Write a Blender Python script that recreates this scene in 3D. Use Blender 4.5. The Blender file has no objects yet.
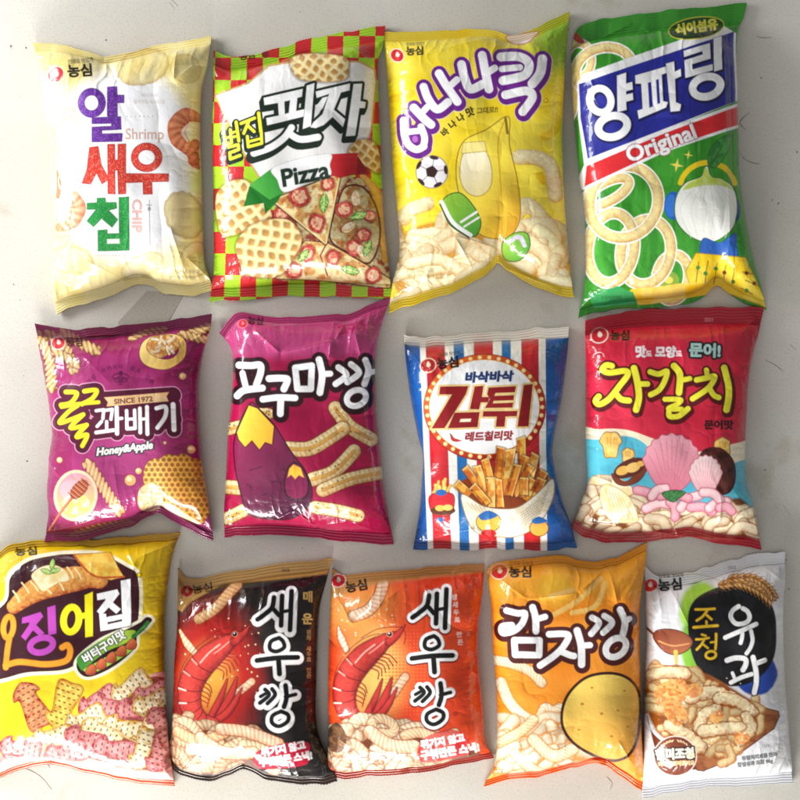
# Thirteen snack bags laid out in rows on a pale stone worktop, seen from above.
# Units: plan coordinates run 0..800 (right, down); one plan unit is 1.4 mm on the worktop.
import bpy, math, random
import numpy as np

S = 0.0014          # metres per plan unit
CAM_H = 2.0         # height of the camera above the worktop
GRID = 0.5         # vertex pitch of a printed film, in plan units

scene = bpy.context.scene
COL = scene.collection

def world_xy(px, py):
    return (px - 400.0) * S, (400.0 - py) * S

# ------------------------------------------------------------------ noise
def _hash(ix, iy, seed):
    h = (ix.astype(np.int64) * 374761393 + iy.astype(np.int64) * 668265263 + seed * 974634777) & 0x7fffffff
    h = ((h ^ (h >> 13)) * 1274126177) & 0x7fffffff
    return ((h ^ (h >> 16)) & 0xffff) / 65535.0

def vnoise(x, y, seed=0):
    ix = np.floor(x); iy = np.floor(y)
    fx = x - ix; fy = y - iy
    ux = fx * fx * fx * (fx * (fx * 6 - 15) + 10); uy = fy * fy * fy * (fy * (fy * 6 - 15) + 10)
    a = _hash(ix, iy, seed); b = _hash(ix + 1, iy, seed)
    c = _hash(ix, iy + 1, seed); d = _hash(ix + 1, iy + 1, seed)
    return (a + (b - a) * ux) * (1 - uy) + (c + (d - c) * ux) * uy

def fbm(x, y, seed=0, octv=3):
    s = 0; a = 0.5; t = 0
    for o in range(octv):
        s = s + a * vnoise(x * 2 ** o + 17.3 * o, y * 2 ** o + 5.1 * o, seed + o); t += a; a *= 0.5
    return s / t

def lin(c):
    c = np.asarray(c, dtype=np.float64) / 255.0
    return np.where(c <= 0.04045, c / 12.92, ((c + 0.055) / 1.055) ** 2.4)

def C(c):
    """'#rrggbb' or tuple -> linear rgb"""
    if isinstance(c, str):
        c = c.lstrip('#'); c = tuple(int(c[i:i + 2], 16) for i in (0, 2, 4))
    return lin(c)

def sstep(a, b, x):
    t = np.clip((x - a) / (b - a), 0, 1)
    return t * t * (3 - 2 * t)

def spline(pts, n=7, closed=False):
    P_ = np.asarray(pts, dtype=float)
    if len(P_) < 3: return P_
    out = []
    m = len(P_)
    for i in range(m if closed else m - 1):
        if closed:
            p0, p1, p2, p3 = P_[(i - 1) % m], P_[i], P_[(i + 1) % m], P_[(i + 2) % m]
        else:
            p0, p1, p2, p3 = P_[max(i - 1, 0)], P_[i], P_[i + 1], P_[min(i + 2, m - 1)]
        for k in range(n):
            t = k / n
            out.append(0.5 * ((2 * p1) + (-p0 + p2) * t + (2 * p0 - 5 * p1 + 4 * p2 - p3) * t * t + (-p0 + 3 * p1 - 3 * p2 + p3) * t ** 3))
    if not closed: out.append(P_[-1])
    return np.array(out)

def ell(cx, cy, rx, ry=None, rot=0, n=28, a0=0, a1=360):
    ry = rx if ry is None else ry
    full = abs(a1 - a0) >= 360
    a = np.radians(np.linspace(a0, a1, n, endpoint=not full))
    r = math.radians(rot)
    x = rx * np.cos(a); y = ry * np.sin(a)
    return np.stack([cx + x * math.cos(r) - y * math.sin(r), cy + x * math.sin(r) + y * math.cos(r)], 1)

_glyph = {}
def glyph_edges(s):
    """outline edges of a line of lettering, unit em, from Blender's own built-in font"""
    if s in _glyph: return _glyph[s]
    if not s.strip(): return np.zeros((0, 2)), np.zeros((0, 2), int)
    c = bpy.data.curves.new('lettering_outline', 'FONT'); c.body = s; c.fill_mode = 'NONE'; c.resolution_u = 3
    o = bpy.data.objects.new('lettering_outline', c); COL.objects.link(o)
    dg = bpy.context.evaluated_depsgraph_get()
    oe = o.evaluated_get(dg); m = oe.to_mesh()
    v = np.array([q.co[:2] for q in m.vertices]).reshape(-1, 2)
    e = np.array([q.vertices[:] for q in m.edges], dtype=int).reshape(-1, 2)
    oe.to_mesh_clear()
    bpy.data.objects.remove(o); bpy.data.curves.remove(c)
    v = v * np.array([1.0, -1.0])
    _glyph[s] = (v, e)
    return _glyph[s]

# ------------------------------------------------------------------ printer: inks colours onto the points of a film
class Printer:
    def __init__(self, x, y, base):
        self.x, self.y = x, y
        self.col = np.tile(C(base), (len(x), 1))
        self.o = (0, 0, 1.0)
        self.aa = 0.5
        self.clip = None
    def fr(self, ox, oy, k): self.o = (ox, oy, k)
    def T(self, pts):
        p = np.asarray(pts, dtype=float)
        return np.stack([self.o[0] + p[:, 0] / self.o[2], self.o[1] + p[:, 1] / self.o[2]], 1)
    def sel(self, P_, m):
        x0, y0 = P_.min(0) - m; x1, y1 = P_.max(0) + m
        return np.nonzero((self.x > x0) & (self.x < x1) & (self.y > y0) & (self.y < y1))[0]
    def blend(self, idx, al, c):
        if self.clip is not None: al = al * self.clip[idx]
        c = c if isinstance(c, np.ndarray) else C(c)
        self.col[idx] += (c - self.col[idx]) * al[:, None]
    def seg(self, x, y, A, B):
        d2 = np.full(len(x), 1e12)
        for (ax, ay), (bx, by) in zip(A, B):
            dx, dy = bx - ax, by - ay
            L = dx * dx + dy * dy
            t = np.clip(((x - ax) * dx + (y - ay) * dy) / L, 0, 1) if L > 1e-12 else 0
            np.minimum(d2, (x - ax - t * dx) ** 2 + (y - ay - t * dy) ** 2, out=d2)
        return np.sqrt(d2)
    def inside(self, x, y, A, B):
        w = np.zeros(len(x), dtype=bool)
        for (ax, ay), (bx, by) in zip(A, B):
            if ay == by: continue
            c = (ay > y) != (by > y)
            w ^= c & (x < (bx - ax) * (y - ay) / (by - ay) + ax)
        return w
    def layers(self, idx, d, layers):
        for off, c, *r in layers:
            a = r[0] if r else 1.0
            al = np.clip((off / self.o[2] - d) / self.aa * 0.5 + 0.5, 0, 1) * a
            k = np.nonzero(al > 0)[0]
            if callable(c): cc = c(self.x[idx[k]], self.y[idx[k]], d[k])
            else: cc = c
            self.blend(idx[k], al[k], cc)
    # items: ('s', width, pts[, closed]) strokes, ('c', ...) smooth strokes, ('p', pts) polygons, ('q', pts) smooth polygons
    def shape(self, items, layers, dx=0, dy=0):
        lay = layers
        mx = max(l[0] for l in lay)
        prs = []
        for it in items:
            kind = it[0]
            if kind in 'sc':
                w = it[1]; pts = np.asarray(it[2], dtype=float); closed = len(it) > 3 and it[3]
                if kind == 'c': pts = spline(pts, 6, closed)
                if closed: pts = np.vstack([pts, pts[:1]])
                prs.append((0, w / 2 / self.o[2], self.T(pts + [dx, dy])))
            else:
                pts = np.asarray(it[1], dtype=float)
                if kind == 'q': pts = spline(pts, 6, True)
                pts = np.vstack([pts, pts[:1]])
                prs.append((1, 0, self.T(pts + [dx, dy])))
        allp = np.vstack([p[2] for p in prs])
        wm = max(p[1] for p in prs) + mx / self.o[2] + 1
        idx = self.sel(allp, wm)
        if not len(idx): return
        D = np.full(len(idx), 1e6)
        X, Y = self.x[idx], self.y[idx]
        for t, w, pts in prs:
            x0, y0 = pts.min(0) - wm; x1, y1 = pts.max(0) + wm
            k = np.nonzero((X > x0) & (X < x1) & (Y > y0) & (Y < y1))[0]
            if not len(k): continue
            A, B = pts[:-1], pts[1:]
            d = self.seg(X[k], Y[k], A, B) - w
            if t: d = np.where(self.inside(X[k], Y[k], A, B), -d, d)
            D[k] = np.minimum(D[k], d)
        self.layers(idx, D, lay)
    def poly(self, pts, c, off=0): self.shape([('p', pts)], [(off, c)])
    def blob(self, pts, c, off=0): self.shape([('q', pts)], [(off, c)])
    def oval(self, cx, cy, rx, ry=None, c='#000000', rot=0, edge=None, ew=2, a=1.0):
        e = ell(cx, cy, rx, ry, rot)
        self.shape([('p', e)], ([(ew, edge)] if edge is not None else []) + [(0, c, a)])
    def line(self, pts, w, c, smooth=True, closed=False):
        self.shape([('c' if smooth else 's', w, pts, closed)], [(0, c)])
    def text(self, s, x, y, h, layers, rot=0, bold=0.0, sx=1.0, shear=0.0, dx=0, dy=0, anchor='l'):
        """one line of lettering; (x, y) its lower left corner, h the height of a capital"""
        v, e = glyph_edges(s)
        if not len(v): return
        hang = any(ord(ch) > 0x3000 for ch in s)
        k = h / (0.90 if hang else 0.72)
        vx = (v[:, 0] + (-v[:, 1]) * shear) * k * sx; vy = v[:, 1] * k
        if hang: vy = vy - 0.07 * k
        if anchor == 'c': vx = vx - (vx.min() + vx.max()) / 2
        r = math.radians(rot)
        p = np.stack([x + dx + vx * math.cos(r) - vy * math.sin(r), y + dy + vx * math.sin(r) + vy * math.cos(r)], 1)
        P_ = self.T(p)
        if not isinstance(layers, (list,)): layers = [(0, layers)]
        m = max(l[0] for l in layers) / self.o[2] + bold / self.o[2] + 1
        idx = self.sel(P_, m)
        if not len(idx): return
        X, Y = self.x[idx], self.y[idx]
        A, B = P_[e[:, 0]], P_[e[:, 1]]
        d = self.seg(X, Y, A, B)
        d = np.where(self.inside(X, Y, A, B), -d, d) - bold / self.o[2]
        self.layers(idx, d, layers)
    def arctext(self, s, cx, cy, r, a0, a1, h, c, bold=0.3):
        n = len(s)
        for i, ch in enumerate(s):
            if ch == ' ': continue
            a = a0 + (a1 - a0) * i / max(n - 1, 1)
            t = math.radians(a)
            self.text(ch, cx + r * math.cos(t), cy + r * math.sin(t), h, c, rot=a + 90, bold=bold, anchor='c')
    def tube(self, pts, w, c1, c2, per=0, dep=0.3, skew=0.8, outline=None, ow=1.5, smooth=True, taper=None, seed=0, mott=0.12, power=1.0, wob=0.0, wave=0.0):
        """a printed picture of a rounded stick: light crest, darker flanks, optional ribs along it"""
        p = spline(pts, 6) if smooth else np.asarray(pts, float)
        Pp = self.T(p); W = w / 2 / self.o[2]
        idx = self.sel(Pp, W + 2)
        if not len(idx): return
        X, Y = self.x[idx], self.y[idx]
        D = np.full(len(idx), 1e6); U = np.zeros(len(idx)); V = np.zeros(len(idx)); WW = np.full(len(idx), W); G = np.zeros(len(idx))
        acc = 0; tot = sum(math.dist(a, b) for a, b in zip(Pp[:-1], Pp[1:])) or 1
        for (ax, ay), (bx, by) in zip(Pp[:-1], Pp[1:]):
            dx, dy = bx - ax, by - ay; L = math.hypot(dx, dy)
            if L < 1e-6: continue
            tt = ((X - ax) * dx + (Y - ay) * dy) / L / L; t = np.clip(tt, 0, 1)
            d = np.hypot(X - ax - t * dx, Y - ay - t * dy)
            k = d < D
            D[k] = d[k]; U[k] = acc + t[k] * L
            V[k] = ((X - ax) * dy - (Y - ay) * dx)[k] / L
            G[k] = (-.5 * (X - ax - t * dx) - .85 * (Y - ay - t * dy))[k]
            acc += L
        if taper is not None:
            f = U / tot
            WW = W * np.interp(f, np.linspace(0, 1, len(taper)), taper)
        if wave and per: WW = WW * (1 - wave + wave * np.sin(2 * np.pi * (U + skew * V) / (per / self.o[2])))
        if wob: WW = WW * (1 - wob + 2 * wob * fbm(X * .22 + seed, Y * .22, seed + 41, 2))
        d = D - WW
        rr = np.maximum(WW, 1e-6)
        sh = .62 * np.sqrt(np.clip(1 - (D / rr) ** 2, 0, 1)) ** power + .38 * np.clip(.5 + .6 * G / rr, 0, 1)
        sh = np.clip(sh * 1.06, 0, 1) ** 1.45
        if per:
            q = per / self.o[2]
            sh = sh * (1 - dep) + dep * (0.5 + 0.5 * np.sin(2 * np.pi * (U + skew * V) / q)) * (0.4 + 0.6 * sh)
        sh = np.clip(sh + mott * 1.7 * (fbm(X * 0.42, Y * 0.42, seed + 3) - 0.5), 0, 1)
        cc = C(c2) + (C(c1) - C(c2)) * sh[:, None]
        if outline is not None: self.layers(idx, d, [(ow + 3, outline, .25), (ow + 1.5, outline, .35), (ow, outline, .8)])
        al = np.clip(-d / self.aa * 0.5 + 0.5, 0, 1)
        self.blend(idx, al, cc)
    def pile(self, region, n, L, w, c1, c2, seed=1, per=0, dep=0.3, a0=-60, a1=60, bend=0.15, outline=None, ow=1.2, taper=None, skew=0.8, sort=False, bed=None):
        rg = random.Random(seed); R = np.asarray(region, float)
        if bed is not None: self.shape([('q', region)], [(5, bed, .5), (0, bed)])
        x0, y0 = R.min(0); x1, y1 = R.max(0); k = 0; spots = []
        A = R; B = np.roll(R, -1, 0)
        while len(spots) < n and k < n * 40:
            k += 1
            x = rg.uniform(x0, x1); y = rg.uniform(y0, y1)
            if self.inside(np.array([x]), np.array([y]), A, B)[0]: spots.append((x, y))
        if sort: spots.sort(key=lambda q: q[1])
        for i, (x, y) in enumerate(spots):
            a = math.radians(rg.uniform(a0, a1)); l = L * rg.uniform(0.7, 1.2) / 2; b = l * bend * rg.uniform(-1.5, 1.5)
            ca, sa = math.cos(a), math.sin(a)
            f = rg.uniform(0.82, 1.05)
            col1 = tuple(min(255, v * f) for v in hx(c1))
            self.tube([(x - l * ca, y - l * sa), (x - b * sa, y + b * ca), (x + l * ca, y + l * sa)], w * rg.uniform(0.85, 1.15), col1, c2, per=per, dep=dep, outline=outline, ow=ow, taper=taper, seed=seed + i, skew=skew, wob=.12, mott=.18)
    def logo(self, cx, cy, r, red='#d8232e', rim='#f4f0ea', rot=0):
        """red seed emblem with a white drop inside"""
        self.shape([('p', ell(cx, cy, r * 1.0, r * 0.86, rot - 20))], [(r * 0.14, rim), (0, red)])
        self.shape([('q', [(cx + r * .02, cy - r * .55), (cx + r * .36, cy - r * .12), (cx + r * .18, cy + r * .22), (cx - r * .16, cy + r * .14), (cx - r * .2, cy - r * .2)])], [(0, rim)])

def hx(c):
    if isinstance(c, str):
        c = c.lstrip('#'); return tuple(int(c[i:i + 2], 16) for i in (0, 2, 4))
    return c

def mottle(c1, c2, f=0.1, seed=0, lo=0.3, hi=0.7, octv=3, fy=None):
    a, b = C(c1), C(c2)
    def fn(x, y, d):
        t = sstep(lo, hi, fbm(x * f, y * (fy or f), seed, octv))[:, None]
        return a + (b - a) * t
    return fn

def ramp(c1, c2, x0, y0, x1, y1):
    a, b = C(c1), C(c2)
    L = (x1 - x0) ** 2 + (y1 - y0) ** 2
    def fn(x, y, d):
        t = np.clip(((x - x0) * (x1 - x0) + (y - y0) * (y1 - y0)) / L, 0, 1)[:, None]
        return a + (b - a) * t
    return fn

# ------------------------------------------------------------------ materials
def film_material(name, rough=0.3, coat=0.25, metallic=0.0):
    m = bpy.data.materials.new(name); m.use_nodes = True
    nt = m.node_tree; b = nt.nodes['Principled BSDF']
    a = nt.nodes.new('ShaderNodeAttribute'); a.attribute_name = 'print'
    nt.links.new(a.outputs['Color'], b.inputs['Base Color'])
    tc = nt.nodes.new('ShaderNodeTexCoord')
    n = nt.nodes.new('ShaderNodeTexNoise'); n.inputs['Scale'].default_value = 90; n.inputs['Detail'].default_value = 4
    nt.links.new(tc.outputs['Object'], n.inputs['Vector'])
    mr = nt.nodes.new('ShaderNodeMapRange'); mr.inputs[1].default_value = 0.3; mr.inputs[2].default_value = 0.7
    mr.inputs[3].default_value = rough - 0.06; mr.inputs[4].default_value = rough + 0.08
    nt.links.new(n.outputs['Fac'], mr.inputs[0]); nt.links.new(mr.outputs[0], b.inputs['Roughness'])
    n2 = nt.nodes.new('ShaderNodeTexNoise'); n2.inputs['Scale'].default_value = 260; n2.inputs['Detail'].default_value = 3
    nt.links.new(tc.outputs['Object'], n2.inputs['Vector'])
    bp = nt.nodes.new('ShaderNodeBump'); bp.inputs['Strength'].default_value = 0.12; bp.inputs['Distance'].default_value = 0.0015
    nt.links.new(n2.outputs['Fac'], bp.inputs['Height']); nt.links.new(bp.outputs[0], b.inputs['Normal'])
    b.inputs['Specular IOR Level'].default_value = 0.25
    b.inputs['Coat Weight'].default_value = coat; b.inputs['Coat Roughness'].default_value = 0.05
    b.inputs['Metallic'].default_value = metallic
    return m

# ------------------------------------------------------------------ a pillow bag
def resample(pts, n, K=12):
    p = spline(pts, K)
    s = np.concatenate([[0], np.cumsum(np.hypot(*np.diff(p, axis=0).T))]); s /= s[-1]
    t = np.linspace(0, 1, n)
    return np.stack([np.interp(t, s, p[:, 0]), np.interp(t, s, p[:, 1])], 1)

def grid_mesh(name, X, Y, Z, colr, mat, parent, under=None, depth=0.012):
    """sheet of quads rows x cols; 'under' closes it with a rim tucked inwards and a flat base"""
    r, c = X.shape
    co = np.stack([X.ravel(), Y.ravel(), Z.ravel()], 1)
    i = np.arange(r * c).reshape(r, c)
    q = np.stack([i[:-1, :-1].ravel(), i[1:, :-1].ravel(), i[1:, 1:].ravel(), i[:-1, 1:].ravel()], 1)
    loop = np.concatenate([i[0, :-1], i[:-1, -1], i[-1, :0:-1], i[:0:-1, 0]])   # clockwise rim
    n = len(loop); rim = co[loop]
    cx, cy = rim[:, 0].mean(), rim[:, 1].mean()
    tuck, floor = under
    zb = np.maximum(np.minimum(rim[:, 2] * 0.45, rim[:, 2] - 0.0006), 0.0008)
    r1 = rim.copy(); r1[:, 0] += (cx - r1[:, 0]) * tuck * 0.25; r1[:, 1] += (cy - r1[:, 1]) * tuck * 0.25; r1[:, 2] = zb
    r2 = rim.copy(); r2[:, 0] += (cx - r2[:, 0]) * tuck; r2[:, 1] += (cy - r2[:, 1]) * tuck
    r2[:, 2] = np.minimum(zb, np.maximum(floor, 0.0006))
    b1 = r * c; b2 = b1 + n
    co = np.vstack([co, r1, r2])
    k = np.arange(n); kn = (k + 1) % n
    qa = np.stack([loop[k], loop[kn], b1 + kn, b1 + k], 1)
    qb = np.stack([b1 + k, b1 + kn, b2 + kn, b2 + k], 1)
    quads = np.vstack([q, qa, qb])
    ngon = b2 + k
    me = bpy.data.meshes.new(name)
    me.vertices.add(len(co)); me.vertices.foreach_set('co', co.astype(np.float32).ravel())
    li = np.concatenate([quads.ravel(), ngon]).astype(np.int32)
    me.loops.add(len(li)); me.loops.foreach_set('vertex_index', li)
    me.polygons.add(len(quads) + 1)
    ls = np.concatenate([np.arange(len(quads)) * 4, [len(quads) * 4]]).astype(np.int32)
    me.polygons.foreach_set('loop_start', ls)
    me.polygons.foreach_set('use_smooth', np.concatenate([np.ones(len(quads), bool), [False]]))
    me.update(calc_edges=True); me.validate()
    cc = np.vstack([colr.reshape(-1, 3), colr.reshape(-1, 3)[loop], colr.reshape(-1, 3)[loop]])
    at = me.color_attributes.new('print', 'FLOAT_COLOR', 'POINT')
    at.data.foreach_set('color', np.hstack([cc, np.ones((len(cc), 1))]).astype(np.float32).ravel())
    me.materials.append(mat)
    o = bpy.data.objects.new(name, me); COL.objects.link(o); o.parent = parent
    return o

def bag(kind, label, frame, top, right, bottom, left, base, art, thick=0.045, seal=(0.05, 0.05), lift=0.0, seed=1,
        creases=(), rough=0.28, coat=0.55, crumple=1.0, pleat=1.0, arch=0.0, zseal=(0.008, 0.006), side=2.6, sag=0.0):
    ox, oy, k = frame
    cv = lambda pts: np.array([(ox + a / k, oy + b / k) for a, b in pts])
    top, right, bottom, left = map(cv, (top, right, bottom, left))
    wd = np.hypot(*(top[-1] - top[0])); hg = np.hypot(*(left[-1] - left[0]))
    nc = int(wd / GRID) + 1; nr = int(hg / GRID) + 1
    tp, bt = resample(top, nc), resample(bottom, nc)
    lf, rt = resample(left, nr), resample(right, nr)
    s = np.linspace(0, 1, nc)[None, :, None]; t = np.linspace(0, 1, nr)[:, None, None]
    P_ = (1 - t) * tp[None] + t * bt[None] + (1 - s) * lf[:, None] + s * rt[:, None] \
        - ((1 - s) * (1 - t) * tp[0] + s * (1 - t) * tp[-1] + (1 - s) * t * bt[0] + s * t * bt[-1])
    PX, PY = P_[..., 0], P_[..., 1]
    s = np.broadcast_to(s[..., 0], PX.shape); t = np.broadcast_to(t[..., 0], PX.shape)
    ts, tb = seal[0], 1 - seal[1]
    tt = np.clip((t - ts) / (tb - ts), 0, 1)
    a = np.clip(2 * s - 1, -1, 1)
    e = np.abs(2 * tt - 1)
    g = np.clip(1 - e ** 4.6, 0, 1) ** 0.58                 # swell between the seals
    f = np.clip(1 - np.abs(a) ** (side + .5), 0, 1) ** 0.5           # roundness across
    # the four corners pull flat
    f2 = f * (0.55 + 0.45 * sstep(0.0, 0.5, np.minimum(tt, 1 - tt) * 2 + (1 - np.abs(a)) * 0.9))
    T_ = thick * 1.35
    big = fbm(PX * 0.018, PY * 0.018, seed * 7 + 1, 2) - 0.5
    h = T_ * g * (0.30 + 0.70 * f2) + T_ * 0.22 * big * g * f
    # seal height
    wv = np.sin(s * (5 + seed % 3) + seed) * 0.5 + 0.5
    zs = np.where(t < 0.5, zseal[0] * (0.55 + 0.8 * wv), zseal[1] * (0.55 + 0.8 * wv))
    zt = zs * np.exp(-np.minimum(tt, 1 - tt) * 9)
    smooth = h + zt
    base_h = smooth.copy()
    u = PX - PX.mean(); v = PY - PY.mean()
    # gathers running out of both seals
    gat = np.zeros_like(h)
    for end, q, sd in ((0, tt, 11), (1, 1 - tt, 23)):
        fr_ = s * 15 + 1.8 * (fbm(PX * .03, PY * .03, seed + sd) - .5)
        rid = 1 - np.abs(2 * vnoise(fr_ * 1.2, q * 2.2, seed * 5 + sd) - 1)
        ln = 0.06 + 0.12 * vnoise(s * 7, s * 0, seed * 3 + sd)
        gat += (rid - 0.55) * np.exp(-q / ln) * (1 - np.exp(-q / 0.012)) * 0.0042 * pleat * (.3 + 1.1 * vnoise(s * 5, t * 3, seed * 29 + sd))
    # crumpled film: sharp creases between flat facets
    w1 = 1 - np.abs(2 * fbm(u * 0.03 + 9, v * 0.03, seed * 13 + 2, 2) - 1)
    w2 = 1 - np.abs(2 * fbm(u * 0.075, v * 0.075 + 4, seed * 17 + 5, 2) - 1)
    edge = 0.27 + 0.85 * np.clip(np.abs(a) ** 3 + e ** 4, 0, 1)
    w0 = 1 - np.abs(2 * fbm(u * 0.014 + 3, v * 0.014 + 7, seed * 19 + 3, 2) - 1)
    m2 = sstep(.45, .7, fbm(u * 0.02, v * 0.02, seed * 23 + 9, 2))
    cr = (-(w0 ** 4) * 0.0036 - (w1 ** 4) * 0.0021 * (.35 + .65 * m2) - (w2 ** 4) * 0.0009 * (.25 + .75 * m2)) * edge * crumple * g
    w3 = 1 - np.abs(2 * fbm(u * 0.16 + 2, v * 0.16, seed * 31 + 5, 2) - 1)
    zone = np.clip(e ** 5 + np.abs(a) ** 7, 0, 1) * sstep(.2, .55, fbm(u * 0.04, v * 0.04, seed * 7 + 3, 2))
    cr -= (w3 ** 3) * 0.0012 * zone * g * crumple
    # dents along the two sides
    dn = (1 - np.abs(2 * vnoise(s * 1.5 + seed, t * 14 + (s > .5) * 31, seed * 3 + 8) - 1)) ** 2
    cr -= dn * 0.003 * np.abs(a) ** 6 * crumple * g
    z = smooth + gat + cr
    # saw-cut ends of the film
    tooth = (np.abs((s * wd / 2.4) % 1 - .5) - .25) * 1.3
    kink = (vnoise(s * 16, t * 3, seed + 77) - .5) * 2.2 + (vnoise(s * 5, t * 2, seed + 78) - .5) * 2.0
    PY = PY + kink * (sstep(.10, 0, t) + sstep(.90, 1, t)) * np.clip((1 - np.abs(a)) * 8, 0, 1)
    PY = PY + tooth * (sstep(.008, 0, t) - sstep(.992, 1, t)) * -1
    X, Y = world_xy(PX, PY)
    # named creases: (x1, y1, x2, y2, width, height_mm) in the bag's own plan frame
    for x1, y1, x2, y2, w, hh in creases:
        A = (ox + x1 / k, oy + y1 / k); B = (ox + x2 / k, oy + y2 / k)
        dx, dy = B[0] - A[0], B[1] - A[1]; L = dx * dx + dy * dy
        q = ((PX - A[0]) * dx + (PY - A[1]) * dy) / L
        d = ((PX - A[0]) * dy - (PY - A[1]) * dx) / math.sqrt(L)
        z = z + hh * 0.001 * (.6 * np.exp(-np.abs(d) / (w / k * 1.2)) + .5 * np.exp(-np.abs(d) / (w / k * 3.2))) * np.clip(1 - np.abs(2 * q - 1) ** 4, 0, 1) * ((q > 0) & (q < 1))
    # crimped seals
    inseal = np.maximum(sstep(0, -0.004, t - ts), sstep(0, 0.004, t - tb))
    crimp = np.sin(t * hg * 2 * np.pi / 2.6) * 0.00035 * inseal
    z = np.maximum(z + crimp, 0.0016) + lift
    # print: the artwork is laid on the swollen film
    mag = CAM_H / (CAM_H - (base_h + lift))
    AX = 400 + (PX - 400) * mag; AY = 400 + (PY - 400) * mag
    pr = Printer(AX.ravel(), AY.ravel(), base)
    pr.s, pr.t = s.ravel(), t.ravel(); pr.ts, pr.tb = ts, tb
    pr.fr(*frame)
    art(pr)
    colr = np.clip(pr.col, 0, 1).reshape(PX.shape + (3,))
    ex, ey = world_xy(PX.mean(), PY.mean())
    em = bpy.data.objects.new(kind, None); COL.objects.link(em)
    em.location = (ex, ey, lift if lift else 0.0); em.empty_display_size = 0.05
    em['label'] = label; em['category'] = 'snack bag'; em['group'] = 'snack bags laid out in three rows'
    mat = film_material('printed_film', rough, coat)
    i0 = int(round(ts * (nr - 1))); i1 = int(round(tb * (nr - 1)))
    X = X - ex; Y = Y - ey; z = z - em.location.z
    fl = -0.0
    grid_mesh('pouch', X[i0:i1 + 1], Y[i0:i1 + 1], z[i0:i1 + 1], colr[i0:i1 + 1], mat, em, under=(0.16, 0.0008))
    if i0 > 2:
        grid_mesh('top_seal', X[:i0 + 1], Y[:i0 + 1], z[:i0 + 1], colr[:i0 + 1], mat, em, under=(0.01, 0.002))
    if nr - i1 > 3:
        grid_mesh('bottom_seal', X[i1:], Y[i1:], z[i1:], colr[i1:], mat, em, under=(0.01, 0.002))
    return em
# ================================================================== 1: pale yellow shrimp chip bag
def nong(p, x, y, h, rot=0, col='#1a1614', tiny=True):
    """company lettering beside the emblem"""
    p.text('농심', x, y, h, [(0, col)], rot=rot, bold=h * 0.055, sx=1.05)
    if tiny: p.text('인생을 맛있게', x + 1, y - h * 1.12, h * 0.34, [(0, col)], rot=rot, bold=h * 0.01, sx=0.98)

def chip(p, cx, cy, rx, ry, rot, c1, c2, seed=0, edge='#c9a24e', a=1.0):
    e = ell(cx, cy, rx, ry, rot, 40)
    rg = random.Random(seed)
    e = e + np.array([[rg.uniform(-1, 1) * rx * .03, rg.uniform(-1, 1) * ry * .03] for _ in e])
    X0 = p.T([(cx, cy)])[0]; R = max(rx, ry) / p.o[2]
    A, B, E_ = C(c1), C(c2), C(edge)
    r = math.radians(rot)
    def fn(x, y, d):
        u = ((x - X0[0]) * math.cos(r) + (y - X0[1]) * math.sin(r)) / (rx / p.o[2])
        v = (-(x - X0[0]) * math.sin(r) + (y - X0[1]) * math.cos(r)) / (ry / p.o[2])
        q = 0.5 + 0.35 * np.sin(u * 4 + v * 2.2 + seed) + 0.5 * (fbm(x * .18, y * .18, seed) - .5)
        q = np.clip(q, 0, 1)[:, None]
        c = A + (B - A) * q
        g = np.clip(1 + d / (R * 0.14), 0, 1)[:, None] * 0.8
        return c + (E_ - c) * g
    p.shape([('q', e)], [(2, edge, .25 * a), (0, fn, a * .8)])

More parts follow.
